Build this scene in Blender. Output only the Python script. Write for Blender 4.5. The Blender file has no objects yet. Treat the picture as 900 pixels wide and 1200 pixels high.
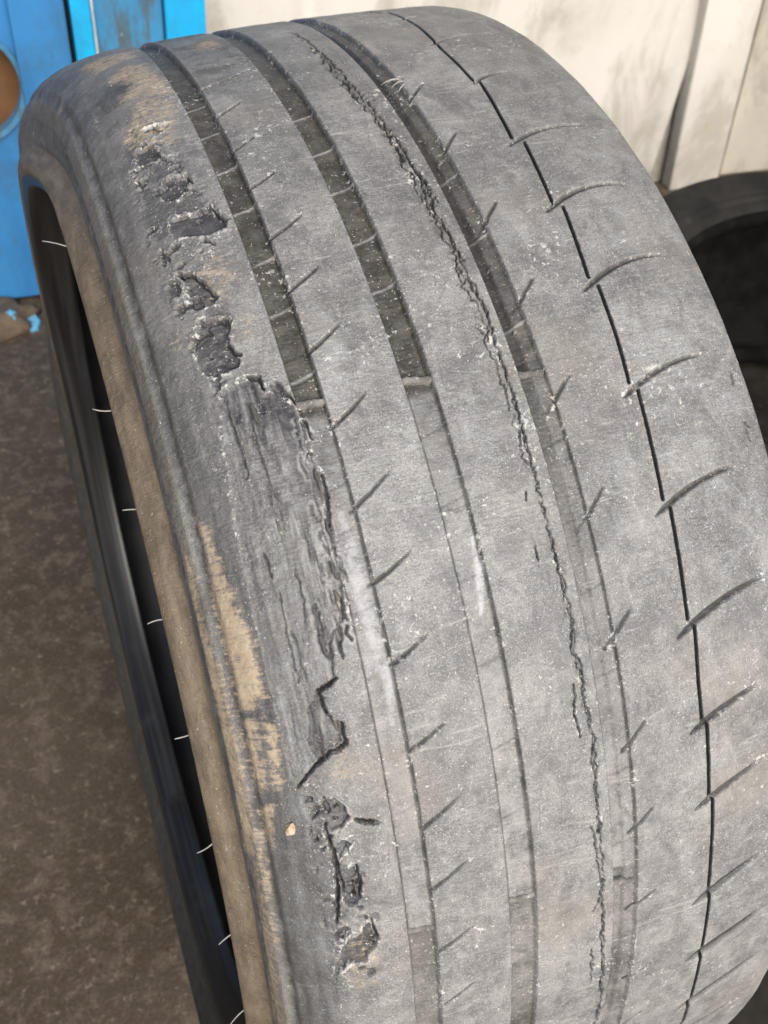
import bpy, bmesh, math, random
import numpy as np
from mathutils import Matrix, Vector

R_ = math.radians
SC = bpy.context.scene
# ------------------------------------------------------------------ camera
AXZ = 0.3395                      # height of the wheel axis above the floor
cam_d = bpy.data.cameras.new('camera')
cam = bpy.data.objects.new('camera', cam_d)
SC.collection.objects.link(cam)
CM = ((0.9224667580365543, 0.2129633292816423, -0.3220274843841871),
      (-0.3736842452762833, 0.7021415352367155, -0.6061001149378894),
      (0.09703177391877152, 0.6794438055326629, 0.727283266666757))
mw = Matrix(CM).to_4x4()
mw.translation = (-0.14086244, -0.36529213, 0.48475903 + AXZ)
cam.matrix_world = mw
cam_d.sensor_fit = 'VERTICAL'
cam_d.sensor_height = 36.0
cam_d.sensor_width = 27.0
cam_d.lens = 1051.2826 / 1200 * 36.0
cam_d.clip_start = 0.01
cam_d.clip_end = 200
cam_d.dof.use_dof = True
cam_d.dof.focus_distance = 0.335
cam_d.dof.aperture_fstop = 19.0
SC.camera = cam
# ------------------------------------------------------------------ sky, sun, exposure
world = bpy.data.worlds.new('World')
SC.world = world
world.use_nodes = True
wn = world.node_tree
bg = wn.nodes['Background']
sky = wn.nodes.new('ShaderNodeTexSky')
sky.sky_type = 'NISHITA'
sky.sun_disc = False
SUN_EL, SUN_AZ = 35.0, 182.0      # azimuth clockwise from +Y
sky.sun_elevation = R_(SUN_EL)
sky.sun_rotation = R_(SUN_AZ)
sky.air_density = 1.0
sky.dust_density = 6.0
sky.ozone_density = 0.6
wn.links.new(sky.outputs[0], bg.inputs[0])
bg.inputs[1].default_value = 0.085
sun_d = bpy.data.lights.new('sun', 'SUN')
sun = bpy.data.objects.new('sun', sun_d)
SC.collection.objects.link(sun)
sun_d.energy = 2.3
sun_d.angle = R_(50)
sun_d.color = (1.0, 0.985, 0.97)
sv = Vector((math.sin(R_(SUN_AZ)) * math.cos(R_(SUN_EL)), math.cos(R_(SUN_AZ)) * math.cos(R_(SUN_EL)), math.sin(R_(SUN_EL))))
sun.rotation_euler = sv.to_track_quat('Z', 'Y').to_euler()
SC.view_settings.view_transform = 'Standard'
SC.view_settings.look = 'None'
SC.view_settings.exposure = 0.44
SC.view_settings.gamma = 1.0
SC.view_settings.use_curve_mapping = False

# ------------------------------------------------------------------ helpers
def link(o, parent=None):
    SC.collection.objects.link(o)
    if parent is not None:
        o.parent = parent
    return o

def tag(o, label=None, cat=None, group=None, kind=None):
    if label: o['label'] = label
    if cat: o['category'] = cat
    if group: o['group'] = group
    if kind: o['kind'] = kind
    return o

def empty(name, loc, label, cat):
    o = bpy.data.objects.new(name, None)
    o.empty_display_size = 0.05
    o.location = loc
    link(o)
    return tag(o, label, cat)

def mesh_np(name, V, Q, mat, parent=None, normals=None, smooth=True, attrs=None):
    me = bpy.data.meshes.new(name)
    nv, nq = len(V), len(Q)
    w = Q.shape[1]
    me.vertices.add(nv)
    me.vertices.foreach_set('co', np.ascontiguousarray(V, dtype=np.float32).ravel())
    me.loops.add(nq * w)
    me.loops.foreach_set('vertex_index', np.ascontiguousarray(Q, dtype=np.int32).ravel())
    me.polygons.add(nq)
    me.polygons.foreach_set('loop_start', np.arange(0, nq * w, w, dtype=np.int32))
    me.update(calc_edges=True)
    if smooth:
        me.polygons.foreach_set('use_smooth', np.ones(nq, dtype=bool))
    for an, av in (attrs or {}).items():
        if av.shape[1] == 4:
            a = me.attributes.new(an, 'FLOAT_COLOR', 'POINT')
            a.data.foreach_set('color', np.ascontiguousarray(av, dtype=np.float32).ravel())
        else:
            a = me.attributes.new(an, 'FLOAT_VECTOR', 'POINT')
            a.data.foreach_set('vector', np.ascontiguousarray(av, dtype=np.float32).ravel())
    if normals is not None:
        me.normals_split_custom_set_from_vertices(normals.astype(np.float32))
    me.validate(verbose=False)
    if mat: me.materials.append(mat)
    return link(bpy.data.objects.new(name, me), parent)

def bm_obj(name, bm, mat, parent=None, smooth=False, bevel=0.0, seg=2):
    if bevel:
        bmesh.ops.bevel(bm, geom=list(bm.edges), offset=bevel, segments=seg, affect='EDGES', profile=0.6)
    bmesh.ops.recalc_face_normals(bm, faces=bm.faces)
    me = bpy.data.meshes.new(name)
    bm.to_mesh(me); bm.free()
    if smooth:
        for p in me.polygons: p.use_smooth = True
    if mat: me.materials.append(mat)
    return link(bpy.data.objects.new(name, me), parent)

def prism(pts_front, depth_vec):
    """closed prism: polygon pts (3D) extruded by depth_vec"""
    bm = bmesh.new()
    a = [bm.verts.new(p) for p in pts_front]
    b = [bm.verts.new(Vector(p) + Vector(depth_vec)) for p in pts_front]
    n = len(a)
    bm.faces.new(a); bm.faces.new(b[::-1])
    for i in range(n):
        bm.faces.new((a[i], b[i], b[(i + 1) % n], a[(i + 1) % n]))
    return bm

def box_bm(x0, x1, y0, y1, z0, z1):
    return prism([(x0, y0, z0), (x1, y0, z0), (x1, y0, z1), (x0, y0, z1)], (0, y1 - y0, 0))

def tube_bm(pts, rad, n=6):
    bm = bmesh.new(); rings = []
    pts = [Vector(p) for p in pts]
    for i, p in enumerate(pts):
        d = (pts[min(i + 1, len(pts) - 1)] - pts[max(i - 1, 0)]).normalized()
        u = d.orthogonal().normalized(); v = d.cross(u)
        r = rad[i] if hasattr(rad, '__len__') else rad
        rings.append([bm.verts.new(p + (u * math.cos(t) + v * math.sin(t)) * r) for t in [2 * math.pi * k / n for k in range(n)]])
    for a, b in zip(rings, rings[1:]):
        for k in range(n):
            bm.faces.new((a[k], a[(k + 1) % n], b[(k + 1) % n], b[k]))
    bm.faces.new(rings[0][::-1]); bm.faces.new(rings[-1])
    return bm

# ---- numpy noise
def vnoise(x, y, seed):
    t = np.random.default_rng(seed).random((256, 256)).astype(np.float32)
    xi = np.floor(x).astype(np.int64); yi = np.floor(y).astype(np.int64)
    fx = (x - xi).astype(np.float32); fy = (y - yi).astype(np.float32)
    fx = fx * fx * (3 - 2 * fx); fy = fy * fy * (3 - 2 * fy)
    x0 = xi & 255; x1 = (xi + 1) & 255; y0 = yi & 255; y1 = (yi + 1) & 255
    return (t[x0, y0] * (1 - fx) + t[x1, y0] * fx) * (1 - fy) + (t[x0, y1] * (1 - fx) + t[x1, y1] * fx) * fy

def fbm(x, y, seed, o=4):
    s = 0; a = 1.0; w = 0
    for i in range(o):
        s = s + a * vnoise(x * 2 ** i + 17.3 * i, y * 2 ** i + 9.1 * i, seed + i); w += a; a *= 0.5
    return s / w - 0.5

def sstep(a, b, x):
    t = np.clip((x - a) / (b - a), 0, 1)
    return t * t * (3 - 2 * t)

# ---- node helpers
def new_mat(name):
    m = bpy.data.materials.new(name); m.use_nodes = True
    return m, m.node_tree.nodes, m.node_tree.links, m.node_tree.nodes['Principled BSDF']

class NT:
    def __init__(s, name):
        s.m, s.n, s.l, s.b = new_mat(name)
    def put(s, sock, v):
        if v is None: return
        if isinstance(v, bpy.types.NodeSocket): s.l.new(v, sock)
        elif isinstance(v, (tuple, list)) and len(v) == 3 and sock.type == 'RGBA': sock.default_value = (*v, 1)
        else: sock.default_value = v
    def mix(s, f, a, b, mode='MIX'):
        n = s.n.new('ShaderNodeMix'); n.data_type = 'RGBA'; n.blend_type = mode
        s.put(n.inputs[0], f); s.put(n.inputs[6], a); s.put(n.inputs[7], b)
        return n.outputs[2]
    def math(s, op, a, b=None, c=None):
        n = s.n.new('ShaderNodeMath'); n.operation = op
        s.put(n.inputs[0], a); s.put(n.inputs[1], b)
        if c is not None: s.put(n.inputs[2], c)
        return n.outputs[0]
    def mul(s, a, b): return s.math('MULTIPLY', a, b)
    def add(s, a, b): return s.math('ADD', a, b)
    def ramp(s, f, lo, hi, smooth=True):
        n = s.n.new('ShaderNodeMapRange'); n.interpolation_type = 'SMOOTHSTEP' if smooth else 'LINEAR'
        s.put(n.inputs[0], f); n.inputs[1].default_value = lo; n.inputs[2].default_value = hi
        return n.outputs[0]
    def noise(s, vec, scale, detail=4, rough=0.6, dist=0.0):
        n = s.n.new('ShaderNodeTexNoise'); s.put(n.inputs['Vector'], vec)
        n.inputs['Scale'].default_value = scale; n.inputs['Detail'].default_value = detail
        n.inputs['Roughness'].default_value = rough; n.inputs['Distortion'].default_value = dist
        return n.outputs[0]
    def obj(s):
        return s.n.new('ShaderNodeTexCoord').outputs['Object']
    def mapv(s, vec, scale):
        n = s.n.new('ShaderNodeVectorMath'); n.operation = 'MULTIPLY'
        s.put(n.inputs[0], vec); n.inputs[1].default_value = scale
        return n.outputs[0]
    def attr(s, name):
        n = s.n.new('ShaderNodeAttribute'); n.attribute_name = name
        return n
    def sep(s, c):
        n = s.n.new('ShaderNodeSeparateColor'); s.put(n.inputs[0], c); return n.outputs
    def bump(s, h, strength, dist, prev=None):
        n = s.n.new('ShaderNodeBump'); s.put(n.inputs['Height'], h)
        n.inputs['Strength'].default_value = strength; n.inputs['Distance'].default_value = dist
        if prev: s.l.new(prev, n.inputs['Normal'])
        return n.outputs[0]
    def out(s, col, rough, normal=None, spec=0.5):
        s.put(s.b.inputs['Base Color'], col); s.put(s.b.inputs['Roughness'], rough)
        s.b.inputs['Specular IOR Level'].default_value = spec
        if normal is not None: s.l.new(normal, s.b.inputs['Normal'])
        return s.m

def noise_mat(name, c0, c1, scale, lo=0.35, hi=0.65, rough=0.7, bump=0.2, bscale=None, bdist=0.002, spec=0.5, c2=None, scale2=None, lo2=0.6, hi2=0.72):
    t = NT(name); o = t.obj()
    col = t.mix(t.ramp(t.noise(o, scale, 5, 0.62), lo, hi), c0, c1)
    if c2 is not None:
        col = t.mix(t.ramp(t.noise(o, scale2, 6, 0.7), lo2, hi2), col, c2)
    nb = t.bump(t.noise(o, bscale or scale * 4, 4, 0.6), bump, bdist)
    return t.out(col, rough, nb, spec)
# ================================================================== THE PLACE
# ---- floor
def floor_mat():
    t = NT('concrete_floor'); o = t.obj()
    big = t.ramp(t.noise(o, 2.2, 4, 0.6), 0.3, 0.7)
    col = t.mix(big, (0.050, 0.037, 0.027), (0.096, 0.075, 0.056))
    col = t.mix(t.mul(t.ramp(t.noise(o, 40, 6, 0.78, 0.3), 0.48, 0.62), 0.6), col, (0.160, 0.128, 0.098))
    col = t.mix(t.mul(t.ramp(t.noise(o, 9, 6, 0.7), 0.54, 0.70), 0.7), col, (0.058, 0.044, 0.034))
    col = t.mix(t.mul(t.ramp(t.noise(o, 95, 5, 0.8), 0.54, 0.68), 0.6), col, (0.30, 0.25, 0.195))
    col = t.mix(t.mul(t.ramp(t.noise(o, 130, 4, 0.75), 0.54, 0.70), 0.35), col, (0.050, 0.040, 0.032))
    col = t.mix(t.mul(t.ramp(t.noise(o, 330, 3, 0.7), 0.52, 0.68), 0.2), col, (0.22, 0.18, 0.14))
    col = t.mix(t.mul(t.ramp(t.noise(o, 330, 3, 0.7), 0.48, 0.34), 0.4), col, (0.03, 0.024, 0.02))
    h = t.add(t.noise(o, 40, 6, 0.7), t.mul(t.noise(o, 220, 3, 0.6), 0.4))
    return t.out(col, 0.85, t.bump(h, 0.35, 0.004), 0.3)
bm = bmesh.new()
s = 25.0
N = 2
vs = [bm.verts.new((x, y, 0)) for x, y in ((-s, -s), (s, -s), (s, s), (-s, s))]
bm.faces.new(vs)
fl = bm_obj('floor', bm, floor_mat())
tag(fl, kind='structure')

# ---- blue painted steel cabinet
def blue_mat(name, base, worn, dirt, amt=0.62):
    t = NT(name); o = t.obj()
    so = t.mapv(o, (1.0, 1.0, 0.22))
    col = t.mix(t.ramp(t.noise(so, 16, 5, 0.6), 0.35, 0.7), base, worn)
    col = t.mix(t.ramp(t.noise(so, 30, 7, 0.75), amt - 0.06, amt + 0.1), col, dirt)
    col = t.mix(t.mul(t.ramp(t.noise(o, 6, 6, 0.7), 0.48, 0.70), 0.55), col, (0.05, 0.10, 0.15))
    col = t.mix(t.mul(t.ramp(t.noise(so, 90, 5, 0.75), 0.62, 0.70), 0.6), col, (0.07, 0.05, 0.035))
    col = t.mix(t.ramp(t.noise(so, 60, 4, 0.7), 0.66, 0.74), col, (0.45, 0.62, 0.75))
    return t.out(col, 0.42, t.bump(t.noise(o, 60, 4, 0.6), 0.12, 0.003), 0.5)
M_blue = blue_mat('blue_paint', (0.040, 0.225, 0.52), (0.030, 0.165, 0.41), (0.06, 0.12, 0.17))
M_cyan = blue_mat('bright_blue_paint', (0.006, 0.43, 0.82), (0.012, 0.36, 0.74), (0.05, 0.22, 0.40), 0.7)
M_bdirty = blue_mat('stained_blue_paint', (0.045, 0.25, 0.50), (0.08, 0.24, 0.40), (0.085, 0.115, 0.12), 0.50)
M_bdark = noise_mat('dark_gap_steel', (0.006, 0.008, 0.010), (0.012, 0.014, 0.016), 20, rough=0.8)
M_chip = noise_mat('chipped_edge_paint', (0.55, 0.58, 0.58), (0.30, 0.42, 0.50), 50, rough=0.6)
M_rust = noise_mat('rusty_steel', (0.13, 0.062, 0.024), (0.19, 0.095, 0.036), 14, rough=0.75, c2=(0.05, 0.03, 0.018), scale2=9)
M_brown = noise_mat('brown_dirt', (0.085, 0.062, 0.043), (0.15, 0.11, 0.075), 40, rough=0.95, bump=0.6, c2=(0.23, 0.19, 0.15), scale2=60)
YC = 0.88
cab = empty('steel_cabinet', (0.02, YC + 0.05, 0), 'blue painted steel cabinet with vertical panels and a round opening behind the worn tyre', 'cabinet')
CAB = Vector(cab.location)
def cab_part(name, bm, mat, bevel=0.002):
    bm.transform(Matrix.Translation(-CAB))
    return bm_obj(name, bm, mat, cab, bevel=bevel)
# sheet with a round hole, at the left
def holed_sheet(x0, x1, z0, z1, cx, cz, r, y0, y1, n=40):
    bm = bmesh.new()
    def ringpt(k):
        a = 2 * math.pi * k / n
        return (cx + r * math.cos(a), cz + r * math.sin(a))
    def boxpt(k):
        a = 2 * math.pi * k / n; c, s_ = math.cos(a), math.sin(a)
        ts = []
        if c > 1e-9: ts.append((x1 - cx) / c)
        if c < -1e-9: ts.append((x0 - cx) / c)
        if s_ > 1e-9: ts.append((z1 - cz) / s_)
        if s_ < -1e-9: ts.append((z0 - cz) / s_)
        t = min(ts); return (cx + t * c, cz + t * s_)
    ri = [[bm.verts.new((p[0], y, p[1])) for p in map(ringpt, range(n))] for y in (y0, y1)]
    bo = [[bm.verts.new((p[0], y, p[1])) for p in map(boxpt, range(n))] for y in (y0, y1)]
    for k in range(n):
        j = (k + 1) % n
        bm.faces.new((ri[0][k], bo[0][k], bo[0][j], ri[0][j]))
        bm.faces.new((ri[1][k], ri[1][j], bo[1][j], bo[1][k]))
        bm.faces.new((ri[0][k], ri[0][j], ri[1][j], ri[1][k]))
        bm.faces.new((bo[0][k], bo[1][k], bo[1][j], bo[0][j]))
    return bm
HX, HZ, HR = -0.152, 0.322, 0.071
cab_part('front_sheet', holed_sheet(-0.40, -0.030, 0.012, 0.92, HX, HZ, HR, YC, YC + 0.012), M_blue, 0)
bm = bmesh.new()
n = 40
prof = [(HR - 0.0035, YC - 0.004), (HR + 0.003, YC - 0.005), (HR + 0.004, YC + 0.001), (HR - 0.0035, YC + 0.014)]
rg = [[bm.verts.new((HX + r * math.cos(2 * math.pi * k / n), y, HZ + r * math.sin(2 * math.pi * k / n))) for k in range(n)] for r, y in prof]
for i in range(4):
    a, b = rg[i], rg[(i + 1) % 4]
    for k in range(n):
        bm.faces.new((a[k], a[(k + 1) % n], b[(k + 1) % n], b[k]))
cab_part('rim', bm, M_bdirty, 0)
# plank proud of the sheet, leaning by a hair
cab_part('panel', prism([(-0.086, YC - 0.014, 0.0), (-0.0195, YC - 0.014, 0.0), (-0.0165, YC - 0.014, 0.92), (-0.079, YC - 0.014, 0.92)], (0, 0.0135, 0)), M_blue, 0.003)
cab_part('gap_backing', box_bm(-0.030, 0.150, YC + 0.022, YC + 0.03, 0.012, 0.92), M_bdark, 0)
cab_part('panel', box_bm(-0.0115, 0.0125, YC - 0.010, YC + 0.020, 0.0, 0.92), M_cyan, 0.002)
cab_part('edge_strip', box_bm(0.0135, 0.0165, YC - 0.008, YC + 0.020, 0.0, 0.92), M_chip, 0.0007)
cab_part('panel', box_bm(0.0175, 0.103, YC + 0.004, YC + 0.020, 0.0, 0.92), M_bdirty, 0.002)
cab_part('panel', box_bm(0.1045, 0.157, YC - 0.006, YC + 0.020, 0.0, 0.92), M_cyan, 0.003)
cab_part('carcass', box_bm(-0.40, 0.140, YC + 0.10, YC + 0.118, 0.012, 0.92), M_bdark, 0)
# rusty drum showing in the round opening
bm = bmesh.new()
rings = []
for y, r in ((YC + 0.022, 0.112), (YC + 0.030, 0.117), (YC + 0.05, 0.12), (YC + 0.095, 0.12)):
    rings.append([bm.verts.new((HX + r * math.cos(2 * math.pi * k / 40), y, HZ - 0.01 + r * math.sin(2 * math.pi * k / 40))) for k in range(40)])
for a, b in zip(rings, rings[1:]):
    for k in range(40): bm.faces.new((a[k], a[(k + 1) % 40], b[(k + 1) % 40], b[k]))
inner = [bm.verts.new((HX + 0.085 * math.cos(2 * math.pi * k / 40), YC + 0.04, HZ - 0.01 + 0.085 * math.sin(2 * math.pi * k / 40))) for k in range(40)]
for k in range(40): bm.faces.new((rings[0][(k + 1) % 40], rings[0][k], inner[k], inner[(k + 1) % 40]))
bm.faces.new(inner)
dr = bm_obj('steel_drum', bm, M_rust)
tag(dr, 'rusty brown steel drum end showing through the round opening of the blue cabinet', 'drum')

# ---- debris and paint at the foot of the cabinet
rnd = random.Random(4)
def clod(cx, cy, r, h, mat, seed):
    bm = bmesh.new(); rr = random.Random(seed)
    bmesh.ops.create_icosphere(bm, subdivisions=3, radius=1)
    for v in bm.verts:
        q = v.co * 2.1
        k = 1 + 0.25 * math.sin(q.x * 2.3 + seed) * math.sin(q.y * 3.1 + seed * 2) + rr.uniform(-0.06, 0.06)
        v.co = Vector((cx + v.co.x * r * k, cy + v.co.y * r * k * 0.8, max(-0.001, v.co.z * h * k + h * 0.25)))
    return bm
d = bm_obj('dirt_heap', clod(-0.185, 0.835, 0.058, 0.02, M_brown, 3), M_brown, smooth=True)
tag(d, 'low heap of swept brown dirt lying at the foot of the blue cabinet', 'dirt')
M_pblue = noise_mat('light_blue_paint', (0.10, 0.38, 0.62), (0.18, 0.48, 0.70), 60, rough=0.6, c2=(0.12, 0.16, 0.17), scale2=45, lo2=0.58, hi2=0.68)
strip = [(-0.30, 0.806), (-0.20, 0.801), (-0.165, 0.797), (-0.128, 0.806), (-0.122, 0.822), (-0.128, 0.842), (-0.145, 0.846), (-0.146, 0.832), (-0.139, 0.822), (-0.165, 0.814), (-0.20, 0.817), (-0.30, 0.822)]
d = bm_obj('angle_strip', prism([(x, y, 0.0) for x, y in strip[::-1]], (0, 0, 0.007)), M_pblue, bevel=0.0015)
tag(d, 'flat light blue painted strip with a hooked end lying on the brown floor', 'metal strip')
d = bm_obj('paper_scrap', clod(-0.176, 0.872, 0.010, 0.012, M_chip, 14), M_chip, smooth=True)
tag(d, 'small pale scrap lying on the brown dirt by the foot of the blue cabinet', 'scrap')
d = bm_obj('paint_flake', clod(-0.160, 0.822, 0.0085, 0.024, M_pblue, 8), M_pblue, smooth=True)
tag(d, 'small light blue lump of flaked paint on top of the dirt heap', 'paint flake')

# ---- white wall of painted sheet and boards
def white_mat(name, c0, c1, dirt, amt):
    t = NT(name); o = t.obj()
    so = t.mapv(o, (1.0, 1.0, 0.6))
    col = t.mix(t.ramp(t.noise(so, 3.2, 4, 0.55), 0.35, 0.65), c0, c1)
    col = t.mix(t.mul(t.ramp(t.noise(so, 7, 6, 0.7, 0.4), amt, amt + 0.2), 0.75), col, dirt)
    col = t.mix(t.mul(t.ramp(t.noise(o, 26, 5, 0.7), 0.60, 0.78), 0.5), col, (0.40, 0.31, 0.20))
    col = t.mix(t.mul(t.ramp(t.noise(o, 70, 4, 0.7), 0.68, 0.76), 0.6), col, (0.16, 0.12, 0.08))
    h = t.add(t.noise(so, 5, 3, 0.5), t.mul(t.noise(o, 60, 4, 0.6), 0.08))
    return t.out(col, 0.6, t.bump(h, 0.25, 0.02), 0.35)
M_white = white_mat('white_paint', (0.62, 0.61, 0.575), (0.53, 0.52, 0.485), (0.35, 0.33, 0.285), 0.45)
M_white2 = white_mat('stained_shaded_white', (0.34, 0.325, 0.285), (0.46, 0.44, 0.385), (0.24, 0.225, 0.19), 0.44)  # darker copy of the white: stains plus the set-back sheet's shade
M_seam = noise_mat('shadow_seam', (0.10, 0.085, 0.06), (0.18, 0.15, 0.11), 30, rough=0.9)  # brown strip carrying the shadow along the board's edge
YW = 1.0
wall = empty('panel_wall', (0.7, YW, 0), 'dirty white painted wall of sheet and upright boards behind the tyres', 'wall')
WO = Vector(wall.location)
def wall_part(name, bm, mat, bevel=0.002):
    bm.transform(Matrix.Translation(-WO))
    return bm_obj(name, bm, mat, wall, bevel=bevel)
# large sheet, gently buckled
nx_, nz_ = 90, 40
xa = np.linspace(0.10, 1.075, nx_); za = np.linspace(0, 2.4, nz_)
Xg, Zg = np.meshgrid(xa, za, indexing='ij')
Yg = YW + 0.020 * fbm(Xg * 4, Zg * 0.8, 51, 3) + 0.016 * np.exp(-((Xg - 0.335 - 0.03 * Zg) / 0.022) ** 2) + 0.014 * np.exp(-((Xg - 1.035) / 0.02) ** 2)
Vw = np.stack([Xg - WO.x, Yg - WO.y, Zg - WO.z], -1).reshape(-1, 3)
ii = np.arange(nx_ * nz_).reshape(nx_, nz_)
Qw = np.stack([ii[:-1, :-1], ii[1:, :-1], ii[1:, 1:], ii[:-1, 1:]], -1).reshape(-1, 4)
sh = mesh_np('sheet', Vw, Qw, M_white, wall)
sm = sh.modifiers.new('thick', 'SOLIDIFY'); sm.thickness = 0.01; sm.offset = -1
wall_part('board', prism([(1.117, YW - 0.022, 0.0), (1.236, YW - 0.022, 0.0), (1.165, YW - 0.022, 0.42), (1.165, YW - 0.022, 2.4), (1.046, YW - 0.022, 2.4), (1.046, YW - 0.022, 0.42)], (0, 0.030, 0)), M_white, 0.004)
wall_part('seam', prism([(1.226, YW + 0.004, 0.0), (1.262, YW + 0.004, 0.0), (1.196, YW + 0.004, 0.42), (1.196, YW + 0.004, 2.4), (1.150, YW + 0.004, 2.4), (1.150, YW + 0.004, 0.42)], (0, 0.012, 0)), M_seam, 0)
wall_part('sheet', box_bm(1.08, 2.6, YW + 0.018, YW + 0.028, 0.0, 2.4), M_white2, 0)
# ================================================================== RUBBER MATERIALS
def tread_mat(name, worn=(0.138, 0.140, 0.146), light=(0.262, 0.263, 0.264), rough=0.52, groove=False):
    t = NT(name)
    o = t.obj()
    uv = t.attr('surf').outputs['Vector']            # (along, across) in metres
    m1 = t.attr('wear_a'); m2 = t.attr('wear_b'); m3 = t.attr('wear_shade')
    r1 = t.sep(m1.outputs['Color']); a1 = m1.outputs['Alpha']
    r2 = t.sep(m2.outputs['Color']); a2 = m2.outputs['Alpha']
    tan, fresh, scuff, gdirt_shade = r1[0], r1[1], r1[2], a1
    brown, dark, white, pale = r2[0], r2[1], r2[2], a2
    n_big = t.noise(o, 28, 5, 0.65)
    n_mid = t.noise(o, 130, 5, 0.68, 0.2)
    n_fine = t.noise(o, 620, 3, 0.65)
    strk = t.noise(t.mapv(uv, (60, 900, 1)), 1.0, 3, 0.6)       # rubbing marks along the tread
    strk2 = t.noise(t.mapv(uv, (800, 110, 1)), 1.0, 3, 0.6)     # fine cross ripple
    col = t.mix(t.ramp(n_big, 0.34, 0.66), worn, light)
    col = t.mix(t.mul(t.ramp(n_mid, 0.46, 0.70), 0.35), col, (0.37, 0.37, 0.365))
    col = t.mix(t.mul(t.ramp(n_mid, 0.50, 0.34), 0.26), col, (0.095, 0.095, 0.10))
    n_m2 = t.noise(o, 260, 5, 0.75)
    col = t.mix(t.mul(t.ramp(n_m2, 0.46, 0.32), 0.22), col, (0.085, 0.085, 0.088))
    col = t.mix(t.mul(t.ramp(n_m2, 0.56, 0.68), 0.22), col, (0.40, 0.40, 0.39))
    col = t.mix(t.mul(t.ramp(strk, 0.56, 0.74), 0.22), col, (0.115, 0.112, 0.11))
    col = t.mix(t.mul(t.ramp(n_fine, 0.52, 0.68), 0.20), col, (0.42, 0.415, 0.40))
    col = t.mix(t.mul(t.ramp(n_fine, 0.48, 0.32), 0.22), col, (0.09, 0.09, 0.09))
    patch = t.noise(o, 48, 6, 0.72, 0.5)
    col = t.mix(t.mul(t.ramp(patch, 0.49, 0.34), 0.42), col, (0.088, 0.089, 0.094))
    col = t.mix(t.mul(t.ramp(patch, 0.54, 0.68), 0.28), col, (0.37, 0.37, 0.368))
    n_grain = t.noise(o, 1900, 2, 0.7)
    col = t.mix(t.mul(t.ramp(n_grain, 0.50, 0.68), 0.50), col, (0.46, 0.46, 0.45))
    col = t.mix(t.mul(t.ramp(n_grain, 0.50, 0.32), 0.50), col, (0.07, 0.07, 0.072))
    smear = t.noise(t.mapv(uv, (22, 75, 1)), 1.0, 6, 0.68, 0.6)
    col = t.mix(t.mul(t.ramp(smear, 0.54, 0.72), 0.42), col, (0.42, 0.42, 0.42))
    smear2 = t.noise(t.mapv(uv, (35, 60, 1)), 1.3, 6, 0.7, 0.8)
    col = t.mix(t.mul(t.ramp(smear2, 0.54, 0.32), 0.62), col, (0.105, 0.105, 0.112))
    scr = t.noise(t.mapv(uv, (260, 34, 1)), 1.0, 5, 0.75, 1.2)
    col = t.mix(t.mul(t.ramp(scr, 0.58, 0.68), 0.38), col, (0.50, 0.50, 0.50))
    col = t.mix(t.mul(t.ramp(t.noise(o, 22, 3, 0.5), 0.52, 0.70), 0.35), col, (0.235, 0.215, 0.19))   # faint brownish dust
    # grey-blue fresh rubber torn open
    col = t.mix(fresh, col, t.mix(t.ramp(n_mid, 0.35, 0.7), (0.026, 0.026, 0.031), (0.068, 0.069, 0.080)))
    # dirt in the grooves, plus shade painted along their walls and in cuts
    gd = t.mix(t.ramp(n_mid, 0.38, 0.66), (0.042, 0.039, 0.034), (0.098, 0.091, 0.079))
    col = t.mix(gdirt_shade, col, gd)
    col = t.mix(t.mul(pale, t.ramp(n_mid, 0.30, 0.62)), col, (0.40, 0.40, 0.41))
    # dark smears, sidewall ring lines and broader darkened zones
    col = t.mix(t.mul(dark, t.ramp(n_mid, 0.25, 0.60)), col, (0.075, 0.073, 0.072))
    # brown sidewall film
    bcol = t.mix(t.ramp(t.noise(t.mapv(uv, (40, 160, 1)), 1.0, 5, 0.65), 0.36, 0.66), (0.125, 0.098, 0.068), (0.215, 0.172, 0.122))
    bcol = t.mix(t.mul(t.ramp(n_mid, 0.55, 0.72), 0.6), bcol, (0.07, 0.058, 0.046))
    col = t.mix(brown, col, bcol)
    # tan mud, broken at its rim
    hairs = t.noise(t.mapv(uv, (700, 90, 1)), 1.0, 4, 0.65)
    brk = t.add(t.mul(t.math('SUBTRACT', t.noise(o, 420, 6, 0.8), 0.5), 2.0), t.mul(t.math('SUBTRACT', hairs, 0.5), 1.5))
    tk = t.mul(t.ramp(t.add(t.mul(tan, 0.95), brk), 0.16, 0.86), t.ramp(tan, 0.02, 0.25))
    col = t.mix(t.mul(tk, 0.90), col, t.mix(t.ramp(n_mid, 0.3, 0.7), (0.37, 0.30, 0.215), (0.50, 0.415, 0.305)))
    # white scuffs and crumbs
    sp = t.noise(o, 440, 4, 0.75, 0.4)
    den = t.ramp(t.noise(o, 38, 3, 0.6), 0.40, 0.72)
    th = t.math('SUBTRACT', sp, t.math('SUBTRACT', 0.715, t.mul(t.add(t.mul(den, 0.7), t.mul(scuff, 1.1)), 0.16)))
    spk = t.ramp(th, 0.0, 0.06)
    col = t.mix(t.mul(spk, 0.78), col, (0.62, 0.62, 0.61))
    sp2 = t.ramp(t.add(t.noise(o, 1100, 2, 0.6), t.mul(scuff, 0.05)), 0.69, 0.73)
    col = t.mix(t.mul(sp2, 0.8), col, (0.62, 0.61, 0.59))
    col = t.mix(t.mul(white, t.ramp(n_mid, 0.34, 0.58)), col, (0.50, 0.51, 0.545))
    col = t.mix(t.sep(m3.outputs['Color'])[0], col, (0.022, 0.022, 0.024))       # near-black: unfaded rubber plus shade painted into cuts, also the far sidewall
    rg = t.add(t.mul(fresh, -0.12), t.add(rough, t.mul(t.math('SUBTRACT', n_mid, 0.5), 0.25)))
    rg = t.add(rg, t.mul(tan, 0.25))
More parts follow.
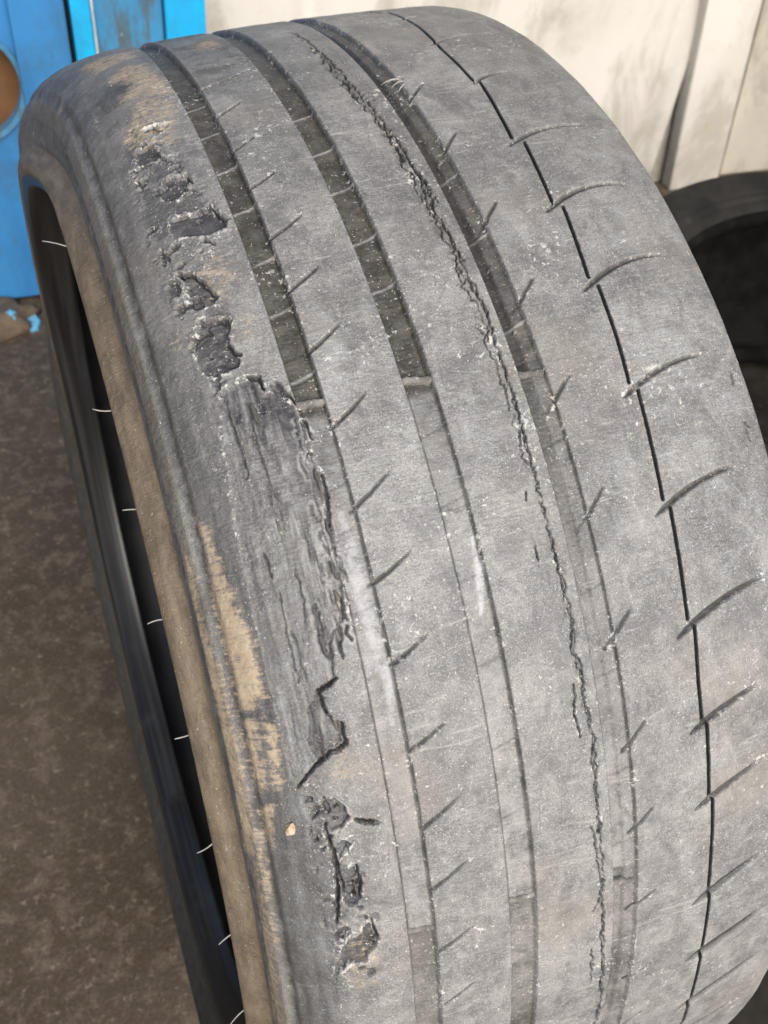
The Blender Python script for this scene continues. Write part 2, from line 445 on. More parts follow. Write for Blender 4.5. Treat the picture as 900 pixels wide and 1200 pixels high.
    h = t.add(t.add(t.mul(n_mid, 0.9), t.mul(n_fine, 0.35)), t.add(t.mul(strk2, 0.45), t.mul(spk, 0.5)))
    return t.out(col, rg, t.bump(t.add(h, t.mul(n_m2, 0.45)), 0.5, 0.0016), 0.5)

M_tread = tread_mat('worn_tread_rubber')
M_dirty = noise_mat('dusty_rubber', (0.07, 0.068, 0.064), (0.14, 0.135, 0.125), 60, rough=0.75, bump=0.4, c2=(0.42, 0.41, 0.38), scale2=120, lo2=0.6, hi2=0.7)
def bead_mat():
    t = NT('bead_rubber'); o = t.obj()
    uv = t.attr('surf').outputs['Vector']
    s1 = t.noise(t.mapv(uv, (5, 190, 1)), 1.0, 3, 0.5)
    col = t.mix(t.ramp(s1, 0.4, 0.66), (0.012, 0.012, 0.013), (0.034, 0.034, 0.036))
    col = t.mix(t.mul(t.ramp(t.noise(o, 14, 4, 0.6), 0.55, 0.72), 0.4), col, (0.08, 0.08, 0.083))
    return t.out(col, t.add(0.26, t.mul(s1, 0.2)), t.bump(s1, 0.25, 0.002), 0.5)
M_bead = bead_mat()
M_liner = noise_mat('inner_liner_rubber', (0.012, 0.012, 0.013), (0.022, 0.022, 0.023), 30, rough=0.45, bump=0.15)
M_black = noise_mat('shaded_black_rubber', (0.0045, 0.0045, 0.0045), (0.010, 0.0097, 0.0095), 25, rough=0.85, bump=0.15, spec=0.06, c2=(0.016, 0.014, 0.012), scale2=14)  # black deepened so the flat tyre's hole reads as deep shade
M_bar = noise_mat('scuffed_rubber_bar', (0.11, 0.108, 0.102), (0.23, 0.225, 0.215), 260, rough=0.7, bump=0.4, c2=(0.5, 0.49, 0.47), scale2=500, lo2=0.58, hi2=0.68)
M_hair = noise_mat('pale_rubber_hair', (0.26, 0.255, 0.24), (0.36, 0.35, 0.33), 200, rough=0.6)
M_shred = noise_mat('pale_rubber_shred', (0.26, 0.255, 0.245), (0.38, 0.375, 0.36), 200, rough=0.8)
M_stone = noise_mat('tan_stone', (0.42, 0.31, 0.20), (0.62, 0.50, 0.36), 300, rough=0.85)

# ================================================================== THE WORN TYRE
tyre = empty('worn_tyre', (0, 0, 0), 'large worn grey car tyre standing upright in front, its left shoulder torn open and dusty', 'tyre')

K_, X0_ = 0.3111, 0.1463
crown = lambda x: 0.34 - K_ * (x - X0_) ** 2
NEAR = [(-.1174, .2689), (-.1185, .2715), (-.1150, .2760), (-.1089, .2800), (-.1097, .2850), (-.1094, .2920), (-.1070, .3000), (-.1020, .3085), (-.0945, .3158), (-.0850, .3212), (-.0750, .3244)]
FAR = [(-.1235, .2725), (-.1262, .2770), (-.1255, .2810), (-.1245, .2840), (-.1280, .2900), (-.1315, .2970), (-.1330, .3050), (-.1305, .3130), (-.1230, .3195), (-.1080, .3235), (-.0860, .3250)]
TOP = [(-.1300, .2700), (-.1312, .2745), (-.1308, .2800), (-.1303, .2850), (-.1295, .2900), (-.1278, .2960), (-.1238, .3030), (-.1180, .3095), (-.1085, .3165), (-.0940, .3215), (-.0790, .3246)]
tr_x = np.arange(-.0646, .0985, .0041)
REST = [(x, crown(x)) for x in tr_x] + [(.1010, .3384), (.1027, .3370), (.1042, .3345), (.1060, .3280)]
def spline(P, n=12):
    P = np.asarray(P, float); out = []
    t = np.linspace(0, 1, n, endpoint=False)[:, None]
    for i in range(len(P) - 1):
        a = P[max(i - 1, 0)]; b = P[i]; c = P[i + 1]; d = P[min(i + 2, len(P) - 1)]
        out.append(.5 * ((2 * b) + (-a + c) * t + (2 * a - 5 * b + 4 * c - d) * t * t + (-a + 3 * b - 3 * c + d) * t ** 3))
    return np.vstack(out + [P[-1:]])
DN = spline(NEAR + REST); SN = np.r_[0, np.cumsum(np.linalg.norm(np.diff(DN, axis=0), axis=1))] * 1e3
DT = spline(TOP + REST)
DF = spline(FAR + REST)   # same number of samples: the two run side by side
S_END = 264.0             # a little over the right-hand edge, mm
S_EDGE = 257.6
G1 = (89.1, 99.0); G2 = (126.6, 137.0); G3 = (167.9, 177.9)

F = {}
F['sipe2']=[[(-1.17,97.1),(-3.47,125.1)],[(3.33,96.8),(1.53,111.1)],[(7.43,97.8),(6.03,109.8)],[(11.34,98.5),(9.93,111.8)],[(15.94,97.1),(14.34,113.4)],[(20.04,97.1),(18.54,112.1)],[(24.34,97.8),(22.74,112.4)],[(29.15,98.8),(27.45,113.4)],[(34.15,97.8),(32.35,113.4)],[(38.55,97.8),(37.15,113.4)],[(43.26,98.8),(41.95,112.8)],[(48.46,99.1),(47.26,112.8)],[(53.36,99.1),(51.96,113.1)],[(57.66,99.1),(56.26,112.8)],[(62.37,99.5),(61.07,113.1)],[(67.17,99.8),(65.77,112.1)]]
F['sipe4']=[[(4.83,177.3),(3.23,186.6)],[(11.74,173.7),(9.43,185.6)],[(18.34,174.7),(16.24,186.0)],[(24.14,176.0),(22.44,186.0)],[(30.85,175.3),(29.15,186.0)],[(38.15,174.7),(36.25,186.0)],[(45.36,175.7),(43.76,185.0)],[(51.96,176.7),(50.66,184.6)],[(57.66,177.0),(56.56,184.6)],[(63.77,175.7),(62.87,185.3)],[(70.57,177.3),(69.77,186.3)],[(76.18,181.3),(75.48,187.0)]]
F['arc']=[[(4.13,207.9),(3.13,217.6),(3.13,229.2)],[(11.54,203.9),(10.43,219.6),(10.53,241.2)],[(17.74,203.9),(16.54,217.9),(16.54,242.9)],[(23.94,203.9),(22.64,219.9),(22.44,243.2)],[(31.25,203.9),(30.05,220.2),(29.55,242.5)],[(38.65,203.3),(37.45,219.9),(36.85,241.2)],[(46.16,202.3),(44.66,221.9),(43.86,242.9)],[(52.36,202.6),(51.26,217.9),(50.46,234.2)],[(57.66,202.9),(56.56,217.9),(55.56,234.5)],[(65.37,203.6),(64.17,217.2),(62.77,235.9)],[(71.07,204.6),(69.77,221.6),(68.17,239.9)],[(77.48,206.9),(75.58,224.6),(73.37,244.5)],[(82.78,232.5),(81.48,248.5)]]
F['g4']=[[(-14.78,215.2),(-7.58,212.6),(-1.87,208.9),(3.73,208.9)],[(3.93,211.3),(10.83,206.9)],[(11.34,210.9),(17.04,207.9)],[(17.54,211.3),(23.04,207.9)],[(23.74,210.3),(27.65,209.3),(30.35,207.9)],[(30.95,210.3),(37.75,207.6)],[(38.35,209.6),(45.16,207.3)],[(45.66,209.6),(49.26,207.9),(51.66,207.6)],[(51.86,209.6),(57.16,208.6)],[(57.36,210.3),(64.37,209.6)],[(64.87,210.6),(70.47,210.6)],[(70.67,210.9),(76.48,212.3)],[(76.68,212.3),(80.18,213.9)]]
F['bar']=[[(27.15,89.8),(27.35,99.8)],[(27.15,127.1),(27.45,138.7)],[(28.35,167.0),(28.55,178.3)],[(60.27,90.2),(60.47,99.5)],[(60.17,125.4),(60.27,137.7)],[(61.47,167.0),(61.67,178.0)]]
F['crack']=[[(5.83,158.4),(7.93,157.7)],[(8.43,160.4),(10.13,161.7),(11.84,161.0),(13.54,163.0),(15.44,163.7)],[(13.34,158.0),(15.24,158.4)],[(16.04,159.0),(17.64,162.4),(19.94,162.7)],[(20.64,159.4),(21.84,159.7)],[(21.24,162.0),(22.64,164.0),(24.24,164.3),(26.54,163.3)],[(25.04,158.7),(25.84,161.4)],[(26.34,164.3),(27.75,163.3),(30.25,163.3),(32.35,162.4),(33.85,162.4)],[(33.75,162.7),(34.55,162.4),(35.25,163.3)],[(36.15,161.7),(37.15,162.7)],[(37.75,162.0),(38.75,162.7),(39.65,162.4),(40.45,161.7)],[(40.75,162.7),(41.35,163.7),(42.05,161.7)],[(42.55,162.4),(43.86,163.0),(44.56,161.4),(45.26,161.4),(45.96,163.7),(47.06,163.0)],[(35.35,157.7),(35.95,156.7)],[(46.16,164.3),(47.76,162.4),(49.26,162.7),(50.66,164.3),(52.26,162.4),(53.76,163.3),(55.36,163.0),(57.06,163.0)],[(56.46,160.0),(58.96,161.4)],[(58.96,161.4),(60.67,163.3),(61.77,162.7),(62.97,159.0)],[(63.57,163.3),(65.37,163.0),(69.27,165.0),(74.47,165.0)],[(66.17,159.0),(69.47,160.0)],[(47.06,159.7),(48.86,158.0),(50.46,159.4)],[(38.65,156.4),(39.35,156.0)],[(12.34,159.4),(13.64,159.0)]]
F['hole']=[[(2.13,68.5),(1.93,72.2),(2.33,80.5),(3.03,79.2),(3.53,74.5),(2.93,72.9)],[(3.93,64.2),(3.93,68.9),(4.33,70.9),(5.43,72.9),(6.03,71.9),(6.13,68.9),(6.23,64.9),(5.43,62.5)],[(8.53,69.2),(8.13,73.2),(8.43,78.2),(9.13,79.5),(10.03,77.2),(10.43,72.2),(10.33,68.2),(9.43,66.2)],[(11.94,66.5),(12.04,70.2),(12.24,77.8),(12.14,81.8),(13.44,87.5),(14.04,85.2),(14.44,78.5),(14.14,72.5),(13.64,67.2),(12.94,65.2)],[(16.24,63.5),(16.84,67.9),(17.54,71.2),(18.54,73.2),(19.04,74.9),(19.54,73.5),(19.44,69.5),(19.54,65.2),(18.74,64.5),(17.34,64.9)],[(20.14,66.2),(20.44,71.9),(20.94,76.9),(21.94,73.9),(22.94,74.2),(23.44,75.9),(23.94,74.2),(24.14,68.9),(24.14,63.5),(23.34,61.2),(21.34,61.5)],[(50.06,66.9),(50.16,72.2),(50.76,75.5),(51.56,75.5),(52.06,71.5),(52.06,67.5),(51.16,67.2)],[(53.46,67.2),(52.86,71.9),(53.06,74.9),(53.66,72.2),(54.06,68.5),(54.46,67.5)],[(54.76,68.2),(54.66,74.2),(55.36,75.5),(56.96,74.5),(56.66,69.9),(55.86,67.9)],[(59.67,67.5),(59.37,73.9),(58.76,74.2),(58.76,77.2),(60.27,78.2),(61.57,74.2),(61.57,68.5),(62.87,60.2),(60.87,65.2)]]
F['big']=[[(25.14,65.9),(24.74,72.9),(24.74,76.2),(25.04,79.5),(25.94,80.8),(25.34,85.5),(26.34,86.5),(27.05,89.5),(28.15,90.5),(29.35,91.5),(30.45,88.5),(31.55,91.2),(33.05,91.2),(34.65,89.5),(35.65,89.5),(36.95,89.8),(38.15,89.2),(39.15,88.2),(40.15,85.5),(41.25,80.8),(42.35,80.2),(43.16,79.8),(43.66,73.5),(45.06,74.5),(45.76,78.5),(47.06,78.5),(47.36,73.2),(47.96,67.9),(49.16,60.5),(48.16,58.2),(43.66,57.9),(38.55,57.6),(33.45,58.9),(29.35,61.2)]]
F['slit']=[[(5.83,71.9),(6.33,73.2),(6.23,75.5)],[(8.53,78.8),(9.53,79.5)],[(12.04,79.2),(12.14,83.2),(12.84,84.5),(13.44,87.2)],[(14.54,76.9),(15.24,79.2)],[(16.34,63.5),(16.74,64.9),(16.84,68.2),(17.84,71.2),(18.74,73.5)],[(22.24,72.9),(22.94,74.2),(23.34,75.9)],[(2.03,68.9),(1.93,72.2),(2.53,77.8)],[(54.66,74.9),(55.76,75.2),(56.96,74.2)],[(58.56,77.2),(59.97,78.2),(60.57,75.2)],[(51.66,77.5),(51.96,80.2),(52.16,84.2)],[(51.66,66.9),(52.66,67.2),(54.36,68.5),(56.86,66.9),(58.56,65.2)],[(43.16,79.8),(43.66,73.5),(45.06,74.5)],[(45.76,78.5),(47.06,78.5),(47.36,73.2),(47.96,67.9),(49.16,60.5)],[(28.15,90.5),(29.35,91.5)],[(31.55,91.2),(33.05,91.2),(34.65,89.5)],[(54.96,68.5),(56.26,69.2)],[(26.24,86.8),(27.05,89.5)],[(24.74,76.2),(25.04,79.5),(25.84,80.8)]]
F['strand']=[[(25.44,66.2),(26.74,66.5),(27.55,67.2),(29.35,67.2)],[(27.55,66.9),(29.75,67.5),(30.75,67.2)],[(28.65,73.2),(29.85,73.5),(31.25,73.5),(32.35,74.5),(34.35,75.2)],[(30.55,87.8),(33.65,87.2),(36.15,87.5),(37.35,88.2)],[(34.55,81.2),(36.45,80.8)],[(35.15,66.2),(36.75,66.9)],[(36.55,74.9),(38.35,75.2),(40.15,73.5)],[(39.45,80.5),(41.25,80.5)],[(26.24,74.2),(28.65,73.2)],[(37.45,68.2),(40.85,67.2),(42.95,67.9)],[(39.95,68.9),(43.06,70.2)],[(31.05,73.2),(32.55,72.9)],[(35.55,82.8),(38.05,82.8),(39.25,82.2)]]
F['tan']=[[(31.95,44.2),(32.25,47.9),(34.45,50.2),(37.55,53.9),(40.75,55.9),(43.46,55.9),(44.16,49.2),(44.16,43.6),(40.45,42.3),(37.85,42.3),(34.45,44.9)],[(34.05,34.6),(34.55,38.6),(38.15,35.9),(41.25,38.9),(45.36,40.3),(49.56,39.6),(54.26,37.3),(55.26,26.6),(48.96,30.6),(43.86,31.3),(38.15,31.6)],[(44.76,44.2),(44.76,50.6),(48.76,49.2),(49.86,45.2),(48.46,42.9)],[(44.76,53.6),(45.36,57.2),(48.56,55.9),(49.26,51.9),(47.36,52.2)],[(50.56,43.6),(50.36,50.9),(52.56,47.2),(53.86,44.2),(52.36,42.9)],[(-7.88,64.2),(-10.08,74.2),(-9.48,86.5),(-7.08,86.2),(-4.07,88.2),(-1.77,87.5),(-1.87,78.2),(-2.67,63.9),(-5.18,73.9)],[(-16.58,62.5),(-15.78,75.5),(-15.88,87.2),(-12.18,85.5),(-11.58,73.5),(-11.08,62.2)],[(14.64,61.9),(16.54,73.9),(19.04,76.9),(20.54,73.2),(24.14,75.9),(24.24,71.2),(22.44,76.9),(19.74,72.2)],[(-12.78,111.1),(-14.28,121.4),(-11.28,124.1),(-9.48,116.4),(-9.98,109.1)],[(61.07,62.2),(61.87,73.5),(61.47,79.8),(62.97,82.2),(63.97,72.5),(63.17,62.5)],[(20.64,53.9),(20.64,56.9),(21.34,56.6),(21.24,54.2)],[(-4.87,67.2),(-4.47,70.2),(-2.87,69.2),(-3.37,65.9)]]
F['tanfaint']=[[(52.06,37.6),(51.66,44.9),(65.07,38.3),(69.57,37.3),(76.08,15.3),(57.96,33.9)],[(-2.17,71.2),(-1.47,86.5),(2.43,86.5),(4.43,71.5),(3.23,57.9)]]
F['dark']=[[(-6.78,62.2),(-8.38,76.2),(-6.18,77.5),(-2.77,69.9),(-2.57,59.2),(-5.58,55.9)],[(-0.47,53.6),(-0.97,63.5),(0.43,62.5),(0.83,55.9)],[(12.54,79.8),(-3.17,88.8),(-3.67,102.1),(-4.17,127.4),(1.53,128.4),(2.03,106.1)]]
F['flash1']=[[(0.43,92.8)],[(4.33,93.5)],[(8.53,93.2)],[(12.64,93.8)],[(17.04,93.8)],[(20.94,94.5)],[(25.54,94.2)],[(35.15,95.1)],[(39.75,95.1)],[(32.55,94.8)],[(43.56,94.8)],[(52.06,97.8)]]
F['flash2']=[[(4.33,123.4)],[(8.63,127.4)],[(12.54,129.1)],[(17.04,131.1)],[(20.84,130.7)],[(30.65,131.4)],[(34.95,132.7)],[(39.45,132.4)],[(44.56,130.7)],[(49.66,131.1)],[(54.16,133.1)]]
F['flash3']=[[(13.34,171.3)],[(18.64,170.3)],[(25.24,171.7)],[(32.95,169.7)],[(37.65,170.7)],[(41.95,175.0)],[(47.16,173.7)],[(53.56,175.7)],[(58.56,173.0)],[(66.77,174.3)]]
F['stone']=[[(51.86,55.2)]]
F['frayed']=[[(3.53,174.3)]]
F['edgecrack']=[[(31.15,250.8),(31.85,249.8)],[(34.85,249.5),(35.55,249.5)],[(34.45,249.8),(34.65,250.5)]]
F['whitestreak']=[[(34.05,94.2),(36.05,94.5),(39.05,94.2),(42.15,95.8),(44.16,96.5),(46.66,95.5)],[(37.25,135.7),(39.75,134.4),(41.65,132.4)]]
F['rings']=[[(8.93,29.6)],[(11.24,40.3)],[(11.94,43.6)],[(40.35,14.0)],[(40.15,31.3)],[(40.25,43.2)],[(48.16,36.9)],[(50.96,41.6)]]

# ---- sample grid: rows round the wheel, columns across it
def seq(a, b, st): return np.arange(a, b - 1e-6, st)
rows = np.concatenate([seq(-180, -64, 1.5), seq(-64, -24, 0.3), seq(-24, -6, 0.1), seq(-6, 84, 0.082), seq(84, 118, 0.4), seq(118, 180, 1.5)])
cols = np.concatenate([seq(0, 24, 0.5), seq(24, 58, 0.8), seq(58, 88.6, 0.42), seq(88.6, 155.5, 0.45), seq(155.5, 166.5, 0.27), seq(166.5, 206.0, 0.45), seq(206.0, 213.0, 0.25), seq(213.0, 246, 0.5), seq(246, S_END + .1, 0.7)])
extra = []
for a, b in (G1, G2, G3):
    cols = cols[(np.abs(cols - a) > 0.35) & (np.abs(cols - b) > 0.35)]
    extra += [a - 0.22, a, a + 0.22, b - 0.22, b, b + 0.22]
cols = cols[np.abs(cols - S_EDGE) > 0.3]
cols = np.sort(np.concatenate([cols, extra, [S_EDGE - 0.15, S_EDGE + 0.15]]))
NR, NC = len(rows), len(cols)
PHI = np.radians(rows)
A1 = PHI * 340.0                           # mm along the tread
A = np.repeat(A1[:, None], NC, 1).astype(np.float32)
Sg = np.repeat(cols[None, :], NR, 0).astype(np.float32)

wb = np.maximum(sstep(-60, -110, rows), sstep(96, 140, rows))
wt = 0.72 * sstep(-6, -36, rows) * (1 - wb)      # where the sidewall bulges
bx = (1 - wb - wt)[:, None] * np.interp(cols, SN, DN[:, 0])[None] + wt[:, None] * np.interp(cols, SN, DT[:, 0])[None] + wb[:, None] * np.interp(cols, SN, DF[:, 0])[None]
br = (1 - wb - wt)[:, None] * np.interp(cols, SN, DN[:, 1])[None] + wt[:, None] * np.interp(cols, SN, DT[:, 1])[None] + wb[:, None] * np.interp(cols, SN, DF[:, 1])[None]
def world_of(x, r, ph):
    return np.stack([np.broadcast_to(x, r.shape), -np.sin(ph) * r, AXZ + np.cos(ph) * r], -1)
P0 = world_of(bx, br, PHI[:, None])
def grid_normals(P):
    du = np.roll(P, -1, 0) - np.roll(P, 1, 0)
    dv = np.empty_like(P); dv[:, 1:-1] = P[:, 2:] - P[:, :-2]; dv[:, 0] = P[:, 1] - P[:, 0]; dv[:, -1] = P[:, -1] - P[:, -2]
    n = np.cross(du, dv)
    return n / (np.linalg.norm(n, axis=-1, keepdims=True) + 1e-12)
N0 = grid_normals(P0)
if (N0[NR // 2, NC // 2] * (P0[NR // 2, NC // 2] - np.array([0, 0, AXZ]))).sum() < 0:
    FLIP = True; N0 = -N0
else:
    FLIP = False

H = np.zeros((NR, NC), np.float32)         # relief, mm
m_tan = np.zeros_like(H); m_fresh = np.zeros_like(H); m_scuff = np.zeros_like(H); m_gd = np.zeros_like(H)
m_brown = np.zeros_like(H); m_dark = np.zeros_like(H); m_white = np.zeros_like(H); m_pale = np.zeros_like(H); m_cut = np.zeros_like(H)

def window(pts, pad):
    a = [math.radians(p[0]) * 340 for p in pts]; s_ = [p[1] for p in pts]
    i0, i1 = np.searchsorted(A1, (min(a) - pad, max(a) + pad)); j0, j1 = np.searchsorted(cols, (min(s_) - pad, max(s_) + pad))
    return slice(i0, i1), slice(j0, j1), np.stack([a, s_], 1)
def seg_d(px, py, a, b):
    d = b - a; L = d @ d + 1e-9
    t = np.clip(((px - a[0]) * d[0] + (py - a[1]) * d[1]) / L, 0, 1)
    return np.hypot(px - a[0] - t * d[0], py - a[1] - t * d[1]), t
def jit(px, py, amt, sc, seed):
    return px + amt * 2 * fbm(px / sc, py / sc, seed, 3), py + amt * 2 * fbm(px / sc + 31, py / sc + 7, seed + 40, 3)
def line_field(pts, pad, jamt=0, jsc=2.0, seed=0):
    """distance to a polyline and the position 0..1 along it"""
    wi, wj, P = window(pts, pad + jamt)
    px, py = A[wi, wj], Sg[wi, wj]
    if jamt: px, py = jit(px, py, jamt, jsc, seed)
    best = np.full(px.shape, 1e9, np.float32); tt = np.zeros_like(best)
    n = len(P) - 1
    for i in range(n):
        d, t = seg_d(px, py, P[i], P[i + 1])
        k = d < best; best = np.where(k, d, best); tt = np.where(k, (i + t) / n, tt)
    return wi, wj, best, tt
def poly_field(pts, pad, jamt=0, jsc=2.0, seed=0):
    """signed distance to a polygon, positive inside"""
    wi, wj, P = window(pts, pad + jamt)
    px, py = A[wi, wj], Sg[wi, wj]
    if jamt: px, py = jit(px, py, jamt, jsc, seed)
    best = np.full(px.shape, 1e9, np.float32); ins = np.zeros(px.shape, bool)
    for i in range(len(P)):
        a, b = P[i], P[(i + 1) % len(P)]
        best = np.minimum(best, seg_d(px, py, a, b)[0])
        if a[1] != b[1]:
            c = ((a[1] > py) != (b[1] > py)) & (px < (b[0] - a[0]) * (py - a[1]) / (b[1] - a[1]) + a[0])
            ins ^= c
    return wi, wj, np.where(ins, best, -best)
def up(M, wi, wj, v): M[wi, wj] = np.maximum(M[wi, wj], v)
def cut(wi, wj, v): H[wi, wj] = np.minimum(H[wi, wj], -v)

RA, SA = A, Sg
vis_rows = (rows > -30) & (rows < 122)
vr = slice(np.where(vis_rows)[0][0], np.where(vis_rows)[0][-1] + 1)
# general unevenness of the worn face
n1 = np.zeros_like(H); n2 = np.zeros_like(H)
n1[vr] = fbm(A[vr] / 16, Sg[vr] / 9, 1, 4); n2[vr] = fbm(A[vr] / 2.6, Sg[vr] / 2.2, 2, 4)
H += 0.5 * n1 * sstep(50, 64, Sg) + 0.10 * n2
shoulder = sstep(56, 62, Sg) * sstep(88, 84, Sg)
H += shoulder * 0.15 * n2
m_scuff += 0.30 * sstep(54, 66, Sg)

# ---- circumferential grooves
ph_d = np.degrees(PHI)[:, None]
lvl = sstep(27.6, 28.4, ph_d) * sstep(60.9, 60.2, ph_d)        # stretch between the two wear bars: worn to the bottom
for gi, (a, b) in enumerate((G1, G2, G3)):
    top = 3.0 if gi < 2 else 4.4
    dep = top + (1.7 - top) * lvl + (0.8 if gi == 2 else 0.0) * lvl - 1.1 * sstep(58, 64, ph_d)
    u = (Sg - a) / (b - a)
    ins = (Sg > a - 0.01) & (Sg < b + 0.01)
    if gi == 2:
        shape = np.interp(u[0], [-0.03, 0.0, 0.07, 0.42, 0.55, 0.93, 1.0, 1.03], [0, 0.35, 1.0, 0.95, 0.62, 0.48, 0.12, 0])
    else:
        shape = np.interp(u[0], [-0.03, 0.0, 0.05, 0.90, 1.0, 1.03], [0, 0.2, 1.0, 1.0, 0.2, 0])
    wall_n = np.zeros_like(H); wall_n[vr] = fbm(A[vr] / 5, Sg[vr] / 3, 60 + gi, 3)
    H = np.where(ins, H * 0.6 - dep * shape[None] + wall_n * 0.35, H)
    core = sstep(0.0, 0.06, u) * sstep(1.0, 0.95, u)
    low = sstep(58, 62, ph_d)
    late = sstep(41, 28, ph_d)
    dl = core * (1 - (0.86 - 0.30 * late) * lvl) * (1 - 0.62 * low * sstep(76, 66, ph_d)) * np.ones_like(H)
    if gi == 2:
        dl = core * (1.0 - (0.78 - 0.45 * sstep(48, 28, ph_d)) * lvl) * (1 - 0.5 * low) * (0.84 + 0.16 * sstep(0.6, 0.35, u))
        m_cut = np.maximum(m_cut, (core * sstep(0.58, 0.34, u) * (1 - lvl * sstep(26, 44, ph_d)) * (1 - low) * 0.7).astype(np.float32))  # shade painted near-black into the deeper left half
    m_gd = np.maximum(m_gd, dl.astype(np.float32))
    m_pale = np.maximum(m_pale, (core * lvl * (1 - 0.7 * late) * (0.26 if gi < 2 else 0.08)).astype(np.float32))
    # wall shading painted as dark lines where the groove is shallow
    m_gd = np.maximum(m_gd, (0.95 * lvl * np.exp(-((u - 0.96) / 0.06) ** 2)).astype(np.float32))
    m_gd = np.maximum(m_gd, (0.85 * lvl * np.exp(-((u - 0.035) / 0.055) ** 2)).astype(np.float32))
    # crumbs of white along both lips
    for e in (a, b):
        m_scuff += 0.28 * np.exp(-((Sg - e) / 1.3) ** 2)
# thin moulding flash across the groove floors
for gi, key, (a, b) in ((0, 'flash1', G1), (1, 'flash2', G2), (2, 'flash3', G3)):
    for k, ((ph, s_),) in enumerate(F[key]):
        bow = [(ph + 0.18, a + 0.8), (ph + 0.02, (a + b) / 2), (ph - 0.22, b - 0.6)]
        wi, wj, d, t = line_field(bow, 2.0, 0.25, 2.0, 700 + k + 30 * gi)
        worn = 1 if 28 < ph < 61 else 0
        if worn:
            up(m_gd, wi, wj, 0.8 * sstep(0.55, 0.15, d)); H[wi, wj] -= 0.28 * sstep(0.5, 0.1, d)
        else:
            H[wi, wj] += 0.35 * sstep(0.6, 0.1, d); up(m_pale, wi, wj, 0.55 * sstep(0.75, 0.2, d))
            m_gd[wi, wj] *= 1 - 0.6 * sstep(0.75, 0.2, d)

# ---- sipes
def repeat(base, step, lo, hi):
    out = list(base)
    return out
for k, l in enumerate(F['sipe2']):
    l = [(l[0][0] - (0.0 if k else 0), l[0][1] - 0.6), ((l[0][0] + l[1][0]) / 2 + 0.04, (l[0][1] + l[1][1]) / 2), l[1]]
    wi, wj, d, t = line_field(l, 3, 0.18, 2.5, 100 + k)
    w = 0.85 - 0.45 * t; dp = (1.9 - 1.2 * t) * sstep(1.0, 0.9, t)
    up(m_cut, wi, wj, 0.8 * sstep(w + 0.1, w * 0.3, d) * sstep(1.02, 0.85, t)); cut(wi, wj, 0.7 * dp * sstep(w + 0.30, w * 0.35, d)); H[wi, wj] += 0.10 * sstep(2.0, 0.9, d) * sstep(0.6, 1.0, d)
    up(m_gd, wi, wj, 0.60 * sstep(w + 0.2, w * 0.5, d)); m_scuff[wi, wj] += 0.35 * sstep(2.4, 0.6, d)
for k, l in enumerate(F['sipe4']):
    l = [(l[0][0] + 0.25, l[0][1] - 1.5), l[0], l[1]]
    wi, wj, d, t = line_field(l, 3.5, 0.2, 2.5, 140 + k)
    w = 1.25 - 0.75 * t; dp = 1.9 - 1.0 * t
    up(m_cut, wi, wj, (0.95 if l[1][0] > 50 else 0.72) * sstep(w, w * 0.2, d))
    cut(wi, wj, dp * sstep(w + 0.35, w * 0.3, d))
    up(m_gd, wi, wj, 0.62 * sstep(w + 0.2, w * 0.5, d)); m_scuff[wi, wj] += 0.3 * sstep(2.5, 0.8, d)
ARCS = [list(l) for l in F['arc']]
ARCS = [[(p - 6.9 * q + e, s_) for p, s_ in ((4.0, 205.5), (2.9, 219.0), (2.7, 241.5))] for q, e in ((3, .3), (2, -.2), (1, .1))] + ARCS[:12]
ARCS[-1] = [(77.48, 206.5), (75.6, 224.6), (73.4, 244.5)]
for q in range(1, 7):
    ARCS.append([(77.4 + 6.2 * q, 206.4), (75.6 + 6.2 * q, 224.6), (73.4 + 6.2 * q, 244.5)])
def arc_phi(k, s_):
    p = ARCS[k]
    c = np.polyfit([q[1] for q in p], [q[0] for q in p], 2)
    s2 = np.clip(s_, 200, 246)
    return np.polyval(c, s2)
for k, p in enumerate(ARCS):
    ss = np.linspace(p[0][1], p[2][1], 9)
    l = list(zip(arc_phi(k, ss), ss))
    wi, wj, d, t = line_field(l, 4, 0.15, 3.0, 180 + k)
    w = np.interp(t, [0, 0.12, 0.35, 0.8, 1], [0.35, 1.0, 1.15, 0.75, 0.25]) * (3.0 if p[0][0] > 70 else 2.2 if p[0][0] > 60 else 1.3 if p[0][0] > 44 else 1.0)
    dp = np.interp(t, [0, 0.1, 0.4, 0.85, 1], [0.8, 1.5, 1.6, 1.1, 0.0])
    up(m_cut, wi, wj, (0.9 if p[0][0] > 44 else 0.66) * sstep(w + 0.1, w * 0.25, d) * sstep(1.0, 0.75, t))
    cut(wi, wj, dp * sstep(w + 0.4, w * 0.25, d))
    up(m_gd, wi, wj, 0.55 * sstep(w + 0.3, w * 0.4, d) * sstep(1.0, 0.8, t)); m_scuff[wi, wj] += 0.35 * sstep(3.0, 1.0, d)
# narrow zigzag groove
Z4 = [list(l) for l in F['g4']]
Z4 = [[(-60, 212.5), (-15, 212.0)]] + Z4 + [[(80.2, 213.6), (120, 213.6)]]
zz = sorted([q for l in Z4 for q in l]); ZP = np.array([q[0] for q in zz]); ZS = np.array([q[1] for q in zz])
for k, l in enumerate(Z4):
    wi, wj, d, t = line_field(l, 2.5, 0.12, 3.0, 220 + k)
    cut(wi, wj, 1.7 * sstep(0.85, 0.30, d))
    up(m_gd, wi, wj, sstep(0.85, 0.45, d)); up(m_cut, wi, wj, sstep(0.95, 0.55, d))
    m_scuff[wi, wj] += 0.25 * sstep(2.2, 0.8, d)

